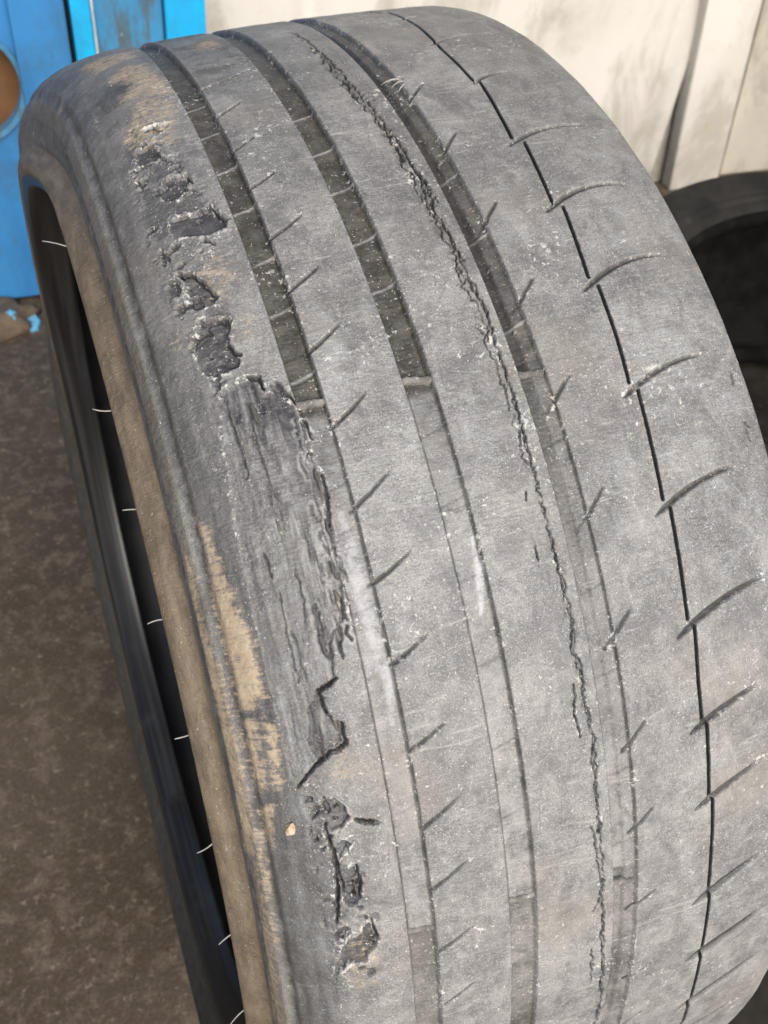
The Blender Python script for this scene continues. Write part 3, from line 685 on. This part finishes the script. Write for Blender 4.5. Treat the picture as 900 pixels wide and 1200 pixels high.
# ---- cracks down the third rib
for k, l in enumerate(F['crack']):
    wi, wj, d, t = line_field(l, 4, 1.1, 2.2, 300 + k)
    w = 0.12 + 0.20 * np.sin(math.pi * np.clip(t, 0, 1)) * (0.6 + 0.4 * math.sin(k * 2.1))
    w = w * (1.25 if l[0][0] < 22 else 0.95)
    w = w * (0.55 + 0.9 * vnoise(A[wi, wj] / 2.5, Sg[wi, wj] / 9, 350 + k)); cut(wi, wj, 1.5 * sstep(w + 0.3, w * 0.2, d)); up(m_gd, wi, wj, 0.95 * sstep(w + 0.1, w * 0.4, d)); up(m_cut, wi, wj, 0.95 * sstep(w + 0.12, w * 0.4, d))
    H[wi, wj] += 0.16 * sstep(2.6, 0.8, d); m_scuff[wi, wj] += 0.18 * sstep(3.2, 0.8, d)
TEAR = [(-11, 156.5), (-6, 157.5), (0, 157.6), (4, 158.6), (8, 160.2), (10, 161.5), (12, 160.8), (14, 163), (16, 160.5), (18, 162.3), (20, 162.9), (22, 162.4), (24.2, 164), (27, 163.3), (31, 163.2), (34, 162.6), (37, 162), (40, 162), (43, 163.2), (45.5, 162), (48, 162.8), (51, 164), (54, 162.9), (57, 163), (60, 162.8), (64, 163.4), (69, 164.6), (76, 165), (84, 165)]
for k, (dj, sc_k, wk) in enumerate(((1.5, 2.0, 0.26), (2.6, 3.2, 0.20))):
    wi, wj, d, t = line_field([(p, s_ - 2.4 * k) for p, s_ in (TEAR if k == 0 else TEAR[1:16])], 6, dj, sc_k, 330 + k)
    a_ = A[wi, wj]; s_ = Sg[wi, wj]
    w = wk * (0.45 + 2.4 * np.clip(vnoise(a_ / 5, s_ / 20, 336 + k) - 0.35, 0, 1)) * (0.85 + 0.9 * sstep(24, 16, np.degrees(a_ / 340)))
    cut(wi, wj, 1.5 * sstep(w + 0.3, w * 0.2, d) * (w > 0.05)); up(m_cut, wi, wj, 0.95 * sstep(w + 0.15, w * 0.45, d) * (w > 0.08))
    up(m_gd, wi, wj, 0.5 * sstep(2.2, 0.3, d) * sstep(28, 18, np.degrees(a_ / 340)))
    m_scuff[wi, wj] += 0.10 * sstep(2.5, 0.5, d); H[wi, wj] += 0.6 * sstep(2.6, 0.7, d) * np.clip(fbm(a_ / 3, s_ / 2, 340 + k, 3) * 3 + 0.2, 0, 1)
band = np.exp(-((Sg - 162.8) / 3.4) ** 2) * sstep(-10, 4, ph_d) * sstep(90, 78, ph_d)
rid = np.zeros_like(H); rid[vr] = fbm(A[vr] / 5.0, Sg[vr] / 1.0, 77, 4)
H += band * (0.9 * np.minimum(rid, 0) + 0.15 * rid); m_scuff += 0.10 * band
m_dark += 0.35 * np.exp(-((Sg - 162.5) / 5) ** 2) * sstep(30, 8, ph_d)

# ---- left shoulder: torn pockets, the long torn strip, splits
for k, l in enumerate(F['hole']):
    wi, wj, d = poly_field(l, 4, 1.3, 3.6, 400 + k)
    s_ = Sg[wi, wj]; s0, s1 = min(q[1] for q in l), max(q[1] for q in l)
    ramp = 0.25 + 0.75 * np.clip((s_ - s0) / (s1 - s0), 0, 1) ** 0.8
    inn = sstep(-0.05, 0.55, d)
    H[wi, wj] = H[wi, wj] * (1 - inn) + inn * (-2.6 * ramp + 0.35 * n2[wi, wj] + 0.3 * fbm(A[wi, wj] / 6, Sg[wi, wj] / 3, 480 + k, 4))
    H[wi, wj] += 0.35 * sstep(-2.2, -0.3, d) * sstep(0.3, -0.2, d)
    brk = fbm(A[wi, wj] / 2.2, Sg[wi, wj] / 2.2, 490 + k, 4)
    up(m_fresh, wi, wj, np.clip(sstep(-0.1, 0.7, d) * (0.30 + 0.70 * ramp ** 0.6) * (1.0 + 0.6 * brk * (1.2 - ramp)), 0, 1)); m_scuff[wi, wj] += 0.75 * sstep(-2.0, -0.2, d) * sstep(0.6, 0.0, d)
    lipm = sstep(-1.6, -0.15, d) * sstep(0.15, -0.1, d) * sstep(0.35, 0.8, (s_ - s0) / (s1 - s0)); H[wi, wj] += 0.7 * lipm * (0.7 + brk); up(m_pale, wi, wj, 0.5 * lipm)
    m_scuff[wi, wj] *= 1 - 0.7 * sstep(0.3, 1.2, d)
SCUFFED = [[(1.2, 60), (0.8, 76), (5, 78), (9, 82), (15, 86.5), (17, 75), (20, 77), (25, 78), (26, 64), (18, 58), (8, 56)], [(48, 62), (49.5, 76), (53, 77), (57, 77), (58.5, 80), (63, 77), (64, 62), (57, 60)]]
for k, l in enumerate(SCUFFED):
    wi, wj, d = poly_field(l, 5, 2.2, 5.0, 440 + k)
    q = fbm(A[wi, wj] / 7, Sg[wi, wj] / 9, 444 + k, 5)
    e = sstep(-2, 3, d) * sstep(0.0, 0.10, q)
    q2 = fbm(A[wi, wj] / 4.5, Sg[wi, wj] / 5.5, 448 + k, 4); c = sstep(-1, 2, d) * sstep(0.115, 0.16, q2)
    H[wi, wj] -= 1.5 * c; up(m_fresh, wi, wj, 0.9 * c); H[wi, wj] += 0.35 * sstep(0.07, 0.11, q2) * sstep(0.125, 0.112, q2) * sstep(-1, 2, d)
    up(m_pale, wi, wj, 0.4 * sstep(0.07, 0.11, q2) * sstep(0.125, 0.112, q2) * sstep(-1, 2, d))
    H[wi, wj] -= 0.5 * e; up(m_fresh, wi, wj, 0.50 * e); m_scuff[wi, wj] += 0.25 * sstep(-1, 2, d)
for k, l in enumerate(F['big']):
    wi, wj, d = poly_field(l, 6, 1.1, 3.4, 450)
    s_ = Sg[wi, wj]; a_ = A[wi, wj]
    ramp = np.clip((s_ - 56) / 30, 0, 1)
    inn = sstep(-0.05, 0.6, d)
    st = fbm(a_ / 26, s_ / 1.9, 460, 4) + 0.55 * fbm(a_ / 7, s_ / 1.0, 466, 3)
    terr = np.abs(fbm(a_ / 40, s_ / 5.5, 470, 3)) * 2
    H[wi, wj] = H[wi, wj] * (1 - inn) + inn * (-2.1 * ramp ** 0.8 + 1.15 * st * (0.25 + 0.75 * ramp) - 0.7 * np.floor(terr * 4) / 4)
    pht = np.degrees(a_ / 340)
    sel = sstep(0.10, -0.16, st)
    fr = inn * (0.10 + 0.16 * sstep(58, 76, s_) + 0.55 * sstep(31, 26.5, pht) * sstep(62, 70, s_) + 0.30 * sel * (0.3 + 0.7 * ramp))
    up(m_fresh, wi, wj, np.clip(fr, 0, 1) * sstep(0, 3, d)); m_scuff[wi, wj] += 0.45 * sstep(-2.0, -0.2, d) * sstep(0.8, 0.0, d)
    m_scuff[wi, wj] *= 1 - 0.8 * sstep(0.5, 2.5, d); m_scuff[wi, wj] += 0.16 * inn * np.clip(st * 4, 0, 1); up(m_pale, wi, wj, 0.42 * inn * np.clip(st * 4 - 0.2, 0, 1))
for k, l in enumerate(([(24.9, 72.5), (24.8, 77), (26.5, 79), (28.6, 77.5), (29.8, 75), (28.0, 74), (26.2, 73)], [(25.6, 83), (25.5, 86), (27.2, 88.5), (29.0, 88.8), (30.2, 86), (28.5, 84), (27, 82.5)], [(25.2, 66.5), (26, 69), (27.5, 69.5), (27.2, 67.2)], [(43.7, 73.0), (45.0, 74.2), (45.7, 78), (47.0, 78), (47.3, 73.0), (47.9, 68), (46.5, 66), (44.5, 69)], [(38.5, 80), (40.5, 79.5), (41.6, 81), (42.2, 79.6), (41.5, 77), (39, 77)])):
    wi, wj, d = poly_field(l, 4, 1.2, 2.5, 520 + k)
    e = sstep(-0.2, 0.8, d); up(m_fresh, wi, wj, 0.95 * e); H[wi, wj] -= 0.7 * e; m_scuff[wi, wj] *= 1 - 0.7 * e
for k in range(26):
    q = random.Random(900 + k); ph = q.uniform(27.5, 40.5); s_ = q.uniform(83.5, 90.5) - 0.25 * max(0, ph - 36); L = q.uniform(0.5, 1.6)
    l = [(ph, s_), (ph + L * .5, s_ + q.uniform(-.6, .6)), (ph + L, s_ + q.uniform(-.8, 1.0))]
    wi, wj, d, t = line_field(l, 4, 0.6, 2.0, 930 + k)
    w = 0.12 + q.uniform(0.05, 0.40) * np.sin(math.pi * t)
    cut(wi, wj, 2.2 * sstep(w + 0.35, w * 0.3, d)); up(m_cut, wi, wj, 0.8 * sstep(w + 0.15, w * 0.5, d))
    H[wi, wj] += 0.22 * sstep(2.4, 1.0, d) * sstep(0.5, 1.0, d); up(m_pale, wi, wj, 0.6 * sstep(2.2, 1.0, d) * sstep(0.6, 1.0, d))
for k, l in enumerate(F['slit']):
    wi, wj, d, t = line_field(l, 4, 0.7, 2.0, 500 + k)
    w = 0.30 + 0.42 * np.sin(math.pi * np.clip(t * 0.9 + 0.08, 0, 1))
    cut(wi, wj, 3.0 * sstep(w + 0.32, w * 0.35, d)); up(m_cut, wi, wj, sstep(w + 0.2, w * 0.5, d)); m_scuff[wi, wj] += 0.45 * sstep(2.0, 0.6, d)
for k, l in enumerate(F['strand']):
    wi, wj, d, t = line_field(l, 4, 0.8, 3.0, 540 + k)
    w = 0.14 + 0.24 * np.sin(math.pi * t) * (0.4 + vnoise(A[wi, wj] / 3, Sg[wi, wj] / 9, 560 + k))
    cut(wi, wj, 2.0 * sstep(w + 0.35, w * 0.4, d)); up(m_cut, wi, wj, 0.75 * sstep(w + 0.15, w * 0.5, d))
for k, l in enumerate(F['edgecrack']):
    wi, wj, d, t = line_field(l, 2, 0.4, 1.5, 590 + k)
    cut(wi, wj, 1.2 * sstep(0.7, 0.2, d)); up(m_cut, wi, wj, sstep(0.6, 0.2, d))

# ---- sidewall rings and dirt
ring = lambda c, w: np.exp(-((Sg - c) / w) ** 2)
calm = (1 - 0.75 * sstep(2, -16, rows))[:, None]
H += calm * 0.9 * sstep(30.2, 31.8, Sg) * sstep(40.6, 38.8, Sg)
H -= calm * (0.8 * ring(43.0, 1.6) + 0.7 * ring(29.2, 1.5)) + calm * 0.9 * ring(17.0, 0.9)
H += 0.35 * sstep(45.0, 46.5, Sg) * sstep(55.0, 53.5, Sg)
if True:
    fine = np.zeros_like(H); fine[vr] = fbm(A[vr] / 1.1, Sg[vr] / 6, 88, 2)
    H += 0.14 * fine * sstep(30, 31, Sg) * sstep(40, 39, Sg)
m_brown += 0.95 * sstep(17.5, 15.5, Sg) * (1 - 0.85 * wb[:, None])
m_cut = np.maximum(m_cut, (0.62 * wb[:, None] * sstep(95, 70, Sg)).astype(np.float32))  # near-black laid over the far half of the left sidewall
m_brown += 0.30 * wb[:, None] * sstep(85, 60, Sg)
m_dark += 0.9 * wb[:, None] * sstep(85, 60, Sg)
m_brown += 0.35 * sstep(31, 33, Sg) * sstep(41, 38, Sg)
m_dark += calm * (0.7 * ring(43.0, 1.8) + 0.7 * ring(28.0, 2.8) + 0.35 * ring(19.5, 2.5) + 0.9 * ring(17.0, 0.8))
m_dark += 0.24 * sstep(17, 20, Sg) * sstep(64, 52, Sg) + 0.16 * sstep(86, 56, Sg) * sstep(20, 50, Sg) * sstep(30, 22, ph_d)
m_dark += 0.14 * sstep(82, 60, Sg) * sstep(20, 50, Sg)
GREYZONE = [(24.5, 60), (25.3, 80), (28, 88), (33, 89), (38, 88), (41, 81), (46, 77), (48, 72), (54, 70), (64, 64), (70, 58), (70, 46), (50, 46), (30, 45), (25, 48)]
wi, wj, d = poly_field(GREYZONE, 8, 2.0, 6.0, 680)
stz = fbm(A[wi, wj] / 30, Sg[wi, wj] / 2.2, 684, 4)
up(m_fresh, wi, wj, (sstep(-3, 4, d) * np.clip(0.34 - 0.9 * stz, 0.08, 0.62)).astype(np.float32))
for k, l in enumerate(F['tan'][:6] + F['tan'][6:7] + F['tan'][8:9] + F['tan'][10:]):
    wi, wj, d = poly_field(l, 6, 1.8, 3.0, 600 + k)
    up(m_tan, wi, wj, (0.50 if l[0][0] < 25 else 0.78) * sstep(-3.6, 2.6, d) * (0.80 + 0.5 * np.clip(fbm(A[wi, wj] / 12, Sg[wi, wj] / 1.6, 610 + k, 3) + 0.2, 0, 0.4)) + 0.16 * sstep(0.5, 4.5, d))
for k, l in enumerate(F['tanfaint']):
    wi, wj, d = poly_field(l, 8, 2.5, 5.0, 640 + k)
    up(m_tan, wi, wj, 0.50 * sstep(-3, 4, d))
for ph, s_, ra, rs in ((17.5, 76, 14, 8), (22, 80, 10, 6), (62, 72, 12, 8), (48, 78, 10, 6), (-12, 116, 8, 12), (4, 78, 9, 7)):
    e = ((A - math.radians(ph) * 340) / ra) ** 2 + ((Sg - s_) / rs) ** 2
    m_tan = np.maximum(m_tan, 0.42 * np.exp(-e) * (0.6 + 1.2 * np.clip(n1 + 0.3, 0, 1)))
for k, l in enumerate(F['dark'][:2]):
    wi, wj, d = poly_field(l, 4, 1.5, 4.0, 660 + k); up(m_dark, wi, wj, 0.8 * sstep(-1.5, 1.5, d))
wav = np.zeros_like(H); wav[vr] = fbm(A[vr] / 9, Sg[vr] / 22, 95, 4)
top_dark = sstep(3, -8, ph_d) * sstep(99, 103, Sg) * sstep(140, 126, Sg)
m_dark += 0.85 * top_dark * sstep(-0.1, 0.15, wav)
m_dark += 0.30 * sstep(3, -10, ph_d) * sstep(150, 142, Sg)
for k, l in enumerate(F['whitestreak']):
    wi, wj, d, t = line_field(l, 6, 0.6, 4.0, 670 + k)
    w = (3.0, 1.6)[k] * np.sin(math.pi * np.clip(0.08 + 0.84 * t, 0, 1))
    up(m_white, wi, wj, (0.5, 0.75)[k] * sstep(w + 0.5, w * 0.4, d))
# sky sheen on the right shoulder and bottom, painted as slight paleness
m_pale += 0.18 * sstep(40, 75, ph_d) * sstep(96, 110, Sg)
m_dark += 0.16 * sstep(210, 216, Sg) * sstep(24, 6, ph_d)

# outer edge: small chamfer
H -= 0.35 * ring(S_EDGE, 0.7)
m_pale += 0.45 * sstep(S_EDGE - 0.2, S_EDGE + 0.4, Sg)
m_dark += 0.25 * ring(S_EDGE - 0.9, 0.8)
H *= (1 - 0.0 * Sg)
far_fade = (np.maximum(sstep(-64, -50, rows), 0) * sstep(122, 112, rows))[:, None]
P = P0 + N0 * (H[..., None] * 1e-3)
N = grid_normals(P)
if FLIP: N = -N
clip01 = lambda a: np.clip(a, 0, 1)
C1 = np.stack([clip01(m_tan), clip01(m_fresh), clip01(m_scuff), clip01(m_gd)], -1)
C2 = np.stack([clip01(m_brown), clip01(m_dark), clip01(m_white), clip01(m_pale)], -1)
C3 = np.stack([clip01(m_cut)] * 3 + [np.ones_like(m_cut)], -1)
UV3 = np.stack([A * 1e-3, Sg * 1e-3, np.zeros_like(A)], -1)

# ---- hand the faces out to the parts of the tyre
idx = np.arange(NR * NC).reshape(NR, NC)
nxt = np.roll(idx, -1, 0)
if FLIP: QUAD = np.stack([idx[:, :-1], idx[:, 1:], nxt[:, 1:], nxt[:, :-1]], -1)
else: QUAD = np.stack([idx[:, :-1], nxt[:, :-1], nxt[:, 1:], idx[:, 1:]], -1)
rc = rows + 0.5 * np.diff(np.r_[rows, 180.0]); sc_ = 0.5 * (cols[1:] + cols[:-1])
RC, SCc = np.meshgrid(rc, sc_, indexing='ij')
zig = np.interp(rc, ZP, ZS, left=212, right=213)[:, None]
PART = np.zeros((NR, NC - 1), np.int32)
lims = [58.0, G1[0], G1[1], G2[0], G2[1], G3[0], G3[1]]
for L in lims: PART += (SCc > L)
PART[(PART == 7) & (SCc > zig)] = 8
blk = PART == 8
PART[blk & (SCc > S_EDGE)] = 99
blk &= SCc <= S_EDGE
cnt = np.zeros_like(PART)
for k in range(len(ARCS)):
    cnt += (RC > arc_phi(k, SCc))
cnt[RC > 118] = 0
PART[blk] = 100 + cnt[blk]
Pf, Nf, C1f, C2f, C3f, Uf3 = (a.reshape(-1, a.shape[-1]) for a in (P, N, C1, C2, C3, UV3))
def emit(name, sel, mat, label=None, parent=tyre):
    q = QUAD[sel]
    u, inv = np.unique(q, return_inverse=True)
    o = mesh_np(name, Pf[u], inv.reshape(q.shape), mat, parent, normals=Nf[u], attrs={'wear_a': C1f[u], 'wear_b': C2f[u], 'wear_shade': C3f[u], 'surf': Uf3[u]})
    if label: o['label'] = label
    return o
emit('sidewall', PART == 0, M_tread, 'left sidewall with brown film and tan dust in bands')
emit('tread_rib', PART == 1, M_tread, 'left shoulder rib torn open in pockets and a long ragged strip')
grooves = [emit('tread_groove', PART == 2, M_tread)]
emit('tread_rib', PART == 3, M_tread, 'narrow rib with slanting sipes from the left groove')
grooves.append(emit('tread_groove', PART == 4, M_tread))
emit('tread_rib', PART == 5, M_tread, 'plain rib with a row of black cracks along its right side')
grooves.append(emit('tread_groove', PART == 6, M_tread))
emit('tread_rib', PART == 7, M_tread, 'rib with short slanting sipes, bordered by a thin black groove')
emit('sidewall_edge', PART == 99, M_tread)
for v in np.unique(PART[PART >= 100]):
    sel = PART == v
    if v == 100 or v == PART.max(): emit('shoulder_band', sel, M_tread)
    else: emit('shoulder_block', sel, M_tread)

# ---- surfaces turned on the wheel axis: bead, inner liner, right sidewall
def ring_obj(name, prof_of, mat, parent, nphi=240, label=None, wob=0.0):
    ph = np.linspace(-180, 180, nphi, endpoint=False)
    pr = np.stack([np.asarray(prof_of(p)) for p in ph])       # nphi, n, 2
    x, r = pr[..., 0], pr[..., 1]
    V = world_of(x, r, np.radians(ph)[:, None])
    n, m_ = x.shape
    I = np.arange(n * m_).reshape(n, m_); J = np.roll(I, -1, 0)
    Q = np.stack([I[:, :-1], J[:, :-1], J[:, 1:], I[:, 1:]], -1).reshape(-1, 4)
    sl = np.r_[0, np.cumsum(np.linalg.norm(np.diff(pr[0], axis=0), axis=1))]
    at = np.stack([np.repeat(np.radians(ph)[:, None] * 0.27, m_, 1), np.repeat(sl[None], n, 0), np.zeros((n, m_))], -1).reshape(-1, 3)
    o = mesh_np(name, V.reshape(-1, 3), Q, mat, parent, attrs={'surf': at})
    if label: o['label'] = label
    return o
def wbf(p): return max(float(sstep(-60, -110, p)), float(sstep(96, 140, p)))
def wtf(p): return 0.72 * float(sstep(-6, -36, p)) * (1 - wbf(p))
def bead_prof(p):
    w = wbf(p)
    v = wtf(p)
    h0 = np.array(NEAR[0]) * (1 - w - v) + np.array(FAR[0]) * w + np.array(TOP[0]) * v
    pts = [h0, h0 + (0.0012, -0.0035), h0 + (0.004, -0.0062), (-0.108 - .003 * w, 0.2605 + .001 * w), (-.1035, .2590), (-.1015, .2600), (-.1010, .2635), (-.1030, .2680)]
    return spline(pts, 5)
ring_obj('bead', bead_prof, M_bead, tyre, label='glossy black inner bead ring')
liner = spline([(-.1030, .2680), (-.1040, .2760), (-.1010, .2900), (-.0930, .3030), (-.0780, .3110), (-.05, .3150), (0, .3210), (.06, .3240), (.085, .3220), (.0965, .3130), (.0985, .2980), (.0965, .2800), (.0950, .2680)], 6)
il = ring_obj('inner_liner', lambda p: liner, M_liner, tyre)
rbead = spline([(.0950, .2680), (.0935, .2630), (.0950, .2595), (.1000, .2590), (.1060, .2640), (.1090, .2690)], 5)
ring_obj('bead', lambda p: rbead, M_bead, tyre)
e = DN[np.argmin(np.abs(SN - cols[-1]))]
xe, re_ = np.interp(cols[-1], SN, DN[:, 0]), np.interp(cols[-1], SN, DN[:, 1])
rside = spline([(xe, re_), (.1075, .318), (.1110, .305), (.1125, .292), (.1105, .280), (.1120, .274), (.1090, .2690)], 6)
ring_obj('sidewall', lambda p: rside, M_dirty, tyre, label='right sidewall facing away')

# ---- wear bars: raised lips across the grooves
def surf_pt(ph, s_, h=0.0):
    """world point on the tyre's base surface and its outward normal"""
    i = int(np.argmin(np.abs(rows - ph))); j = int(np.argmin(np.abs(cols - s_)))
    x, r = np.interp(s_, SN, DN[:, 0]), np.interp(s_, SN, DN[:, 1])
    p = np.array([x, -math.sin(math.radians(ph)) * r, AXZ + math.cos(math.radians(ph)) * r])
    return Vector(p + N0[i, j] * h * 1e-3), Vector(N0[i, j])
rb = random.Random(9)
for q, (ends, gi) in enumerate(zip(F['bar'], (0, 1, 2, 0, 1, 2))):
    (a, b) = (G1, G2, G3)[gi]
    pa, pb = ends[0][0], ends[1][0]
    bm = bmesh.new(); rws = []
    for i in range(13):
        t = i / 12; s_ = a + 0.15 + (b - a - 0.3) * t; ph = pa + (pb - pa) * t + rb.uniform(-0.04, 0.04)
        wv = 1.15 + rb.uniform(-0.2, 0.25)
        hh = (-0.75 if gi < 2 else -0.9 - 0.4 * (t < 0.5)) + rb.uniform(-0.08, 0.08)
        rws.append([bm.verts.new(surf_pt(ph + math.degrees(k * wv / 340), s_, hgt)[0]) for k, hgt in ((-1.35, -3.8), (-1.0, hh - 0.35), (-0.5, hh), (0.5, hh), (1.0, hh - 0.35), (1.35, -3.8))])
    for u, v in zip(rws, rws[1:]):
        for k in range(5): bm.faces.new((u[k], u[k + 1], v[k + 1], v[k]))
    bm_obj('wear_bar', bm, M_bar, grooves[gi], smooth=True)

# ---- moulding hairs along the rim of the left sidewall
for k, (ph, dx, drr, dt) in enumerate(((0.83, -9.8, 3.5, -2.5), (20.14, -7.2, 0.5, -1.6), (28.95, -5.4, 0.0, -1.2), (37.85, -6.1, -0.3, -0.3), (46.96, -5.7, -0.3, 0.1), (56.16, -6.7, 1.1, 2.2), (65.67, -5.8, 1.6, 1.8), (76.18, -7.1, 3.0, 1.8))):
    p, nrm = surf_pt(ph, 0.8)
    a = math.radians(ph); rad = Vector((0, -math.sin(a), math.cos(a))); tn = Vector((0, -math.cos(a), -math.sin(a)))
    end = p + (Vector((dx, 0, 0)) + rad * drr + tn * dt) * 1e-3
    p = p + Vector((0.0015, 0, 0))
    bend = tn * 0.0007 * math.sin(k * 1.7) + rad * 0.0005 * math.cos(k * 2.3)
    pts = [p + (end - p) * t + bend * (4 * t * (1 - t)) for t in (0, .25, .5, .75, 1)]
    bm_obj('rubber_hair', tube_bm(pts, [0.00034, 0.00032, 0.0003, 0.00028, 0.00022]), M_hair, tyre, smooth=True)

# ---- frayed shreds hanging over the third groove
rf = random.Random(12)
for k in range(6):
    ph, s_ = 3.2 + rf.uniform(-1.0, 0.9), 178.6 + rf.uniform(-0.6, 1.4)
    p, nrm = surf_pt(ph, s_, 0.3)
    q, _ = surf_pt(ph + rf.uniform(-0.3, 0.9), s_ - rf.uniform(3.5, 9.5), rf.uniform(-0.8, 0.8))
    mid = (p + q) / 2 + nrm * rf.uniform(0.0006, 0.0016)
    pts = [p, p * .5 + mid * .5 + nrm * 0.0004, mid, mid * .45 + q * .55 + nrm * 0.0003, q]
    bm_obj('rubber_shred', tube_bm(pts, [0.00042, 0.0004, 0.00034, 0.00028, 0.0001], 5), M_shred, tyre, smooth=True)
# ---- torn rags of rubber standing off the long torn strip
for k, (ph, s_, L, wd, lift) in enumerate(((26.4, 75.0, 9, 2.2, 0.5), (28.2, 68.5, 8, 2.0, 0.5), (31.2, 89.3, 8, 1.6, 0.9), (34.2, 88.6, 9, 1.3, 0.9), (36.6, 87.0, 7, 1.6, 0.8), (38.3, 86.0, 7, 1.8, 0.9), (33.5, 73.0, 8, 1.5, 0.5), (40.6, 78.0, 8, 1.8, 0.6), (45.2, 76.4, 6, 2.0, 0.8), (55.8, 73.2, 6, 1.3, 0.6))):
    rr = random.Random(70 + k); bm = bmesh.new(); rws = []
    for i in range(8):
        t = i / 7
        w = wd * (math.sin(math.pi * min(1, 0.18 + 0.8 * t)) ** 0.7) * rr.uniform(0.75, 1.2)
        hh = -1.5 + 1.2 * lift * math.sin(math.pi * t * 0.9) + rr.uniform(-0.15, 0.2)
        pd = ph + math.degrees(L * t / 340)
        so = s_ + rr.uniform(-0.3, 0.3) + 0.5 * t
        rws.append([bm.verts.new(surf_pt(pd, so + c * w / 2, hh + e_)[0]) for c, e_ in ((-1, -1.0), (-0.6, 0.1), (0, 0.35), (0.6, 0.1), (1, -1.0))])
    for u, v in zip(rws, rws[1:]):
        for i in range(4): bm.faces.new((u[i], u[i + 1], v[i + 1], v[i]))
    bm_obj('torn_rag', bm, M_dirty, tyre, smooth=True)

# ---- a stone chip stuck on the sidewall
p, nrm = surf_pt(51.86, 55.2, 0.4)
bm = bmesh.new(); bmesh.ops.create_icosphere(bm, subdivisions=2, radius=1)
rs = random.Random(3)
for v in bm.verts:
    v.co = Vector((v.co.x * 1.25, v.co.y * 1.9, v.co.z * 0.9)) * (0.00135 * (1 + rs.uniform(-0.22, 0.18)))
rot = nrm.to_track_quat('Z', 'Y').to_matrix().to_4x4(); rot.translation = p
bm.transform(rot)
st = bm_obj('stone_chip', bm, M_stone)
tag(st, 'tiny pale tan stone chip stuck to the dark left shoulder of the worn tyre', 'stone chip')

M_black2 = noise_mat('dusty_black_rubber', (0.012, 0.012, 0.0115), (0.024, 0.023, 0.021), 22, rough=0.7, bump=0.2, spec=0.2, c2=(0.04, 0.035, 0.03), scale2=30)
# ================================================================== THE SECOND TYRE, LYING FLAT
def flat_tyre(cx, cy, z0, R, rb_, w, tilt):
    t = empty('black_tyre', (cx, cy, z0), 'clean black tyre lying flat behind the worn one, its hole in deep shade', 'tyre')
    t.rotation_euler = tilt
    def lathe(name, pts, mat, n=128, sp=6):
        pr = spline(pts, sp); bm_v = []
        ang = np.linspace(0, 2 * math.pi, n, endpoint=False)
        V = np.stack([np.cos(ang)[:, None] * pr[None, :, 0], np.sin(ang)[:, None] * pr[None, :, 0], np.broadcast_to(pr[None, :, 1], (n, len(pr)))], -1)
        I = np.arange(n * len(pr)).reshape(n, -1); J = np.roll(I, -1, 0)
        Q = np.stack([I[:, :-1], J[:, :-1], J[:, 1:], I[:, 1:]], -1).reshape(-1, 4)
        return mesh_np(name, V.reshape(-1, 3), Q, mat, t)
    h = w
    lathe('sidewall', [(rb_ + .004, h * .93), (rb_ + .012, h * .945), (rb_ + .02, h * .95), (rb_ + .024, h * .962), (rb_ + .032, h * .965), (rb_ + .036, h * .975), (rb_ + .065, h), (R - .028, h * .985), (R - .012, h * .95), (R - .007, h * .90)], M_black2)
    lathe('bead', [(rb_ + .004, h * .93), (rb_ - .002, h * .92), (rb_ - .003, h * .89), (rb_ + .004, h * .86), (rb_ + .02, h * .86)], M_black)
    tp = [(R - .007, h * .90), (R - .003, h * .85)]
    for gz in (.76, .60, .40, .24):
        tp += [(R - .001, h * (gz + .035)), (R, h * (gz + .032)), (R - .006, h * (gz + .026)), (R - .006, h * (gz - .026)), (R, h * (gz - .032))]
    tp += [(R - .003, h * .15), (R - .012, h * .06), (R - .05, 0.0), (rb_ + .02, h * .05), (rb_, h * .08), (rb_ + .012, h * .14)]
    lathe('tread', tp, M_black, sp=2)
    lathe('inner_liner', [(rb_ + .02, h * .86), (R - .05, h * .92), (R - .022, h * .80), (R - .016, h * .5), (R - .022, h * .2), (R - .05, h * .08), (rb_ + .012, h * .14)], M_black)
    return t
flat_tyre(0.790, 0.128, 0.004, 0.402, 0.310, 0.30, (0, 0, 0.3))

# ---- dark sheet added under the flat tyre, standing in for shaded floor
M_shade_sheet = noise_mat('shade_sheet_dark', (0.020, 0.018, 0.0155), (0.042, 0.037, 0.031), 18, rough=0.9, bump=0.4, spec=0.15, c2=(0.085, 0.072, 0.058), scale2=60, lo2=0.58, hi2=0.72)
mt = bm_obj('shade_sheet', prism([(0.20, -0.62, 0.0), (1.45, -0.50, 0.0), (1.42, 0.60, 0.0), (0.22, 0.56, 0.0)], (0, 0, 0.003)), M_shade_sheet)
tag(mt, 'added dark sheet under the flat black tyre, standing in for shade on the floor', 'shade sheet')
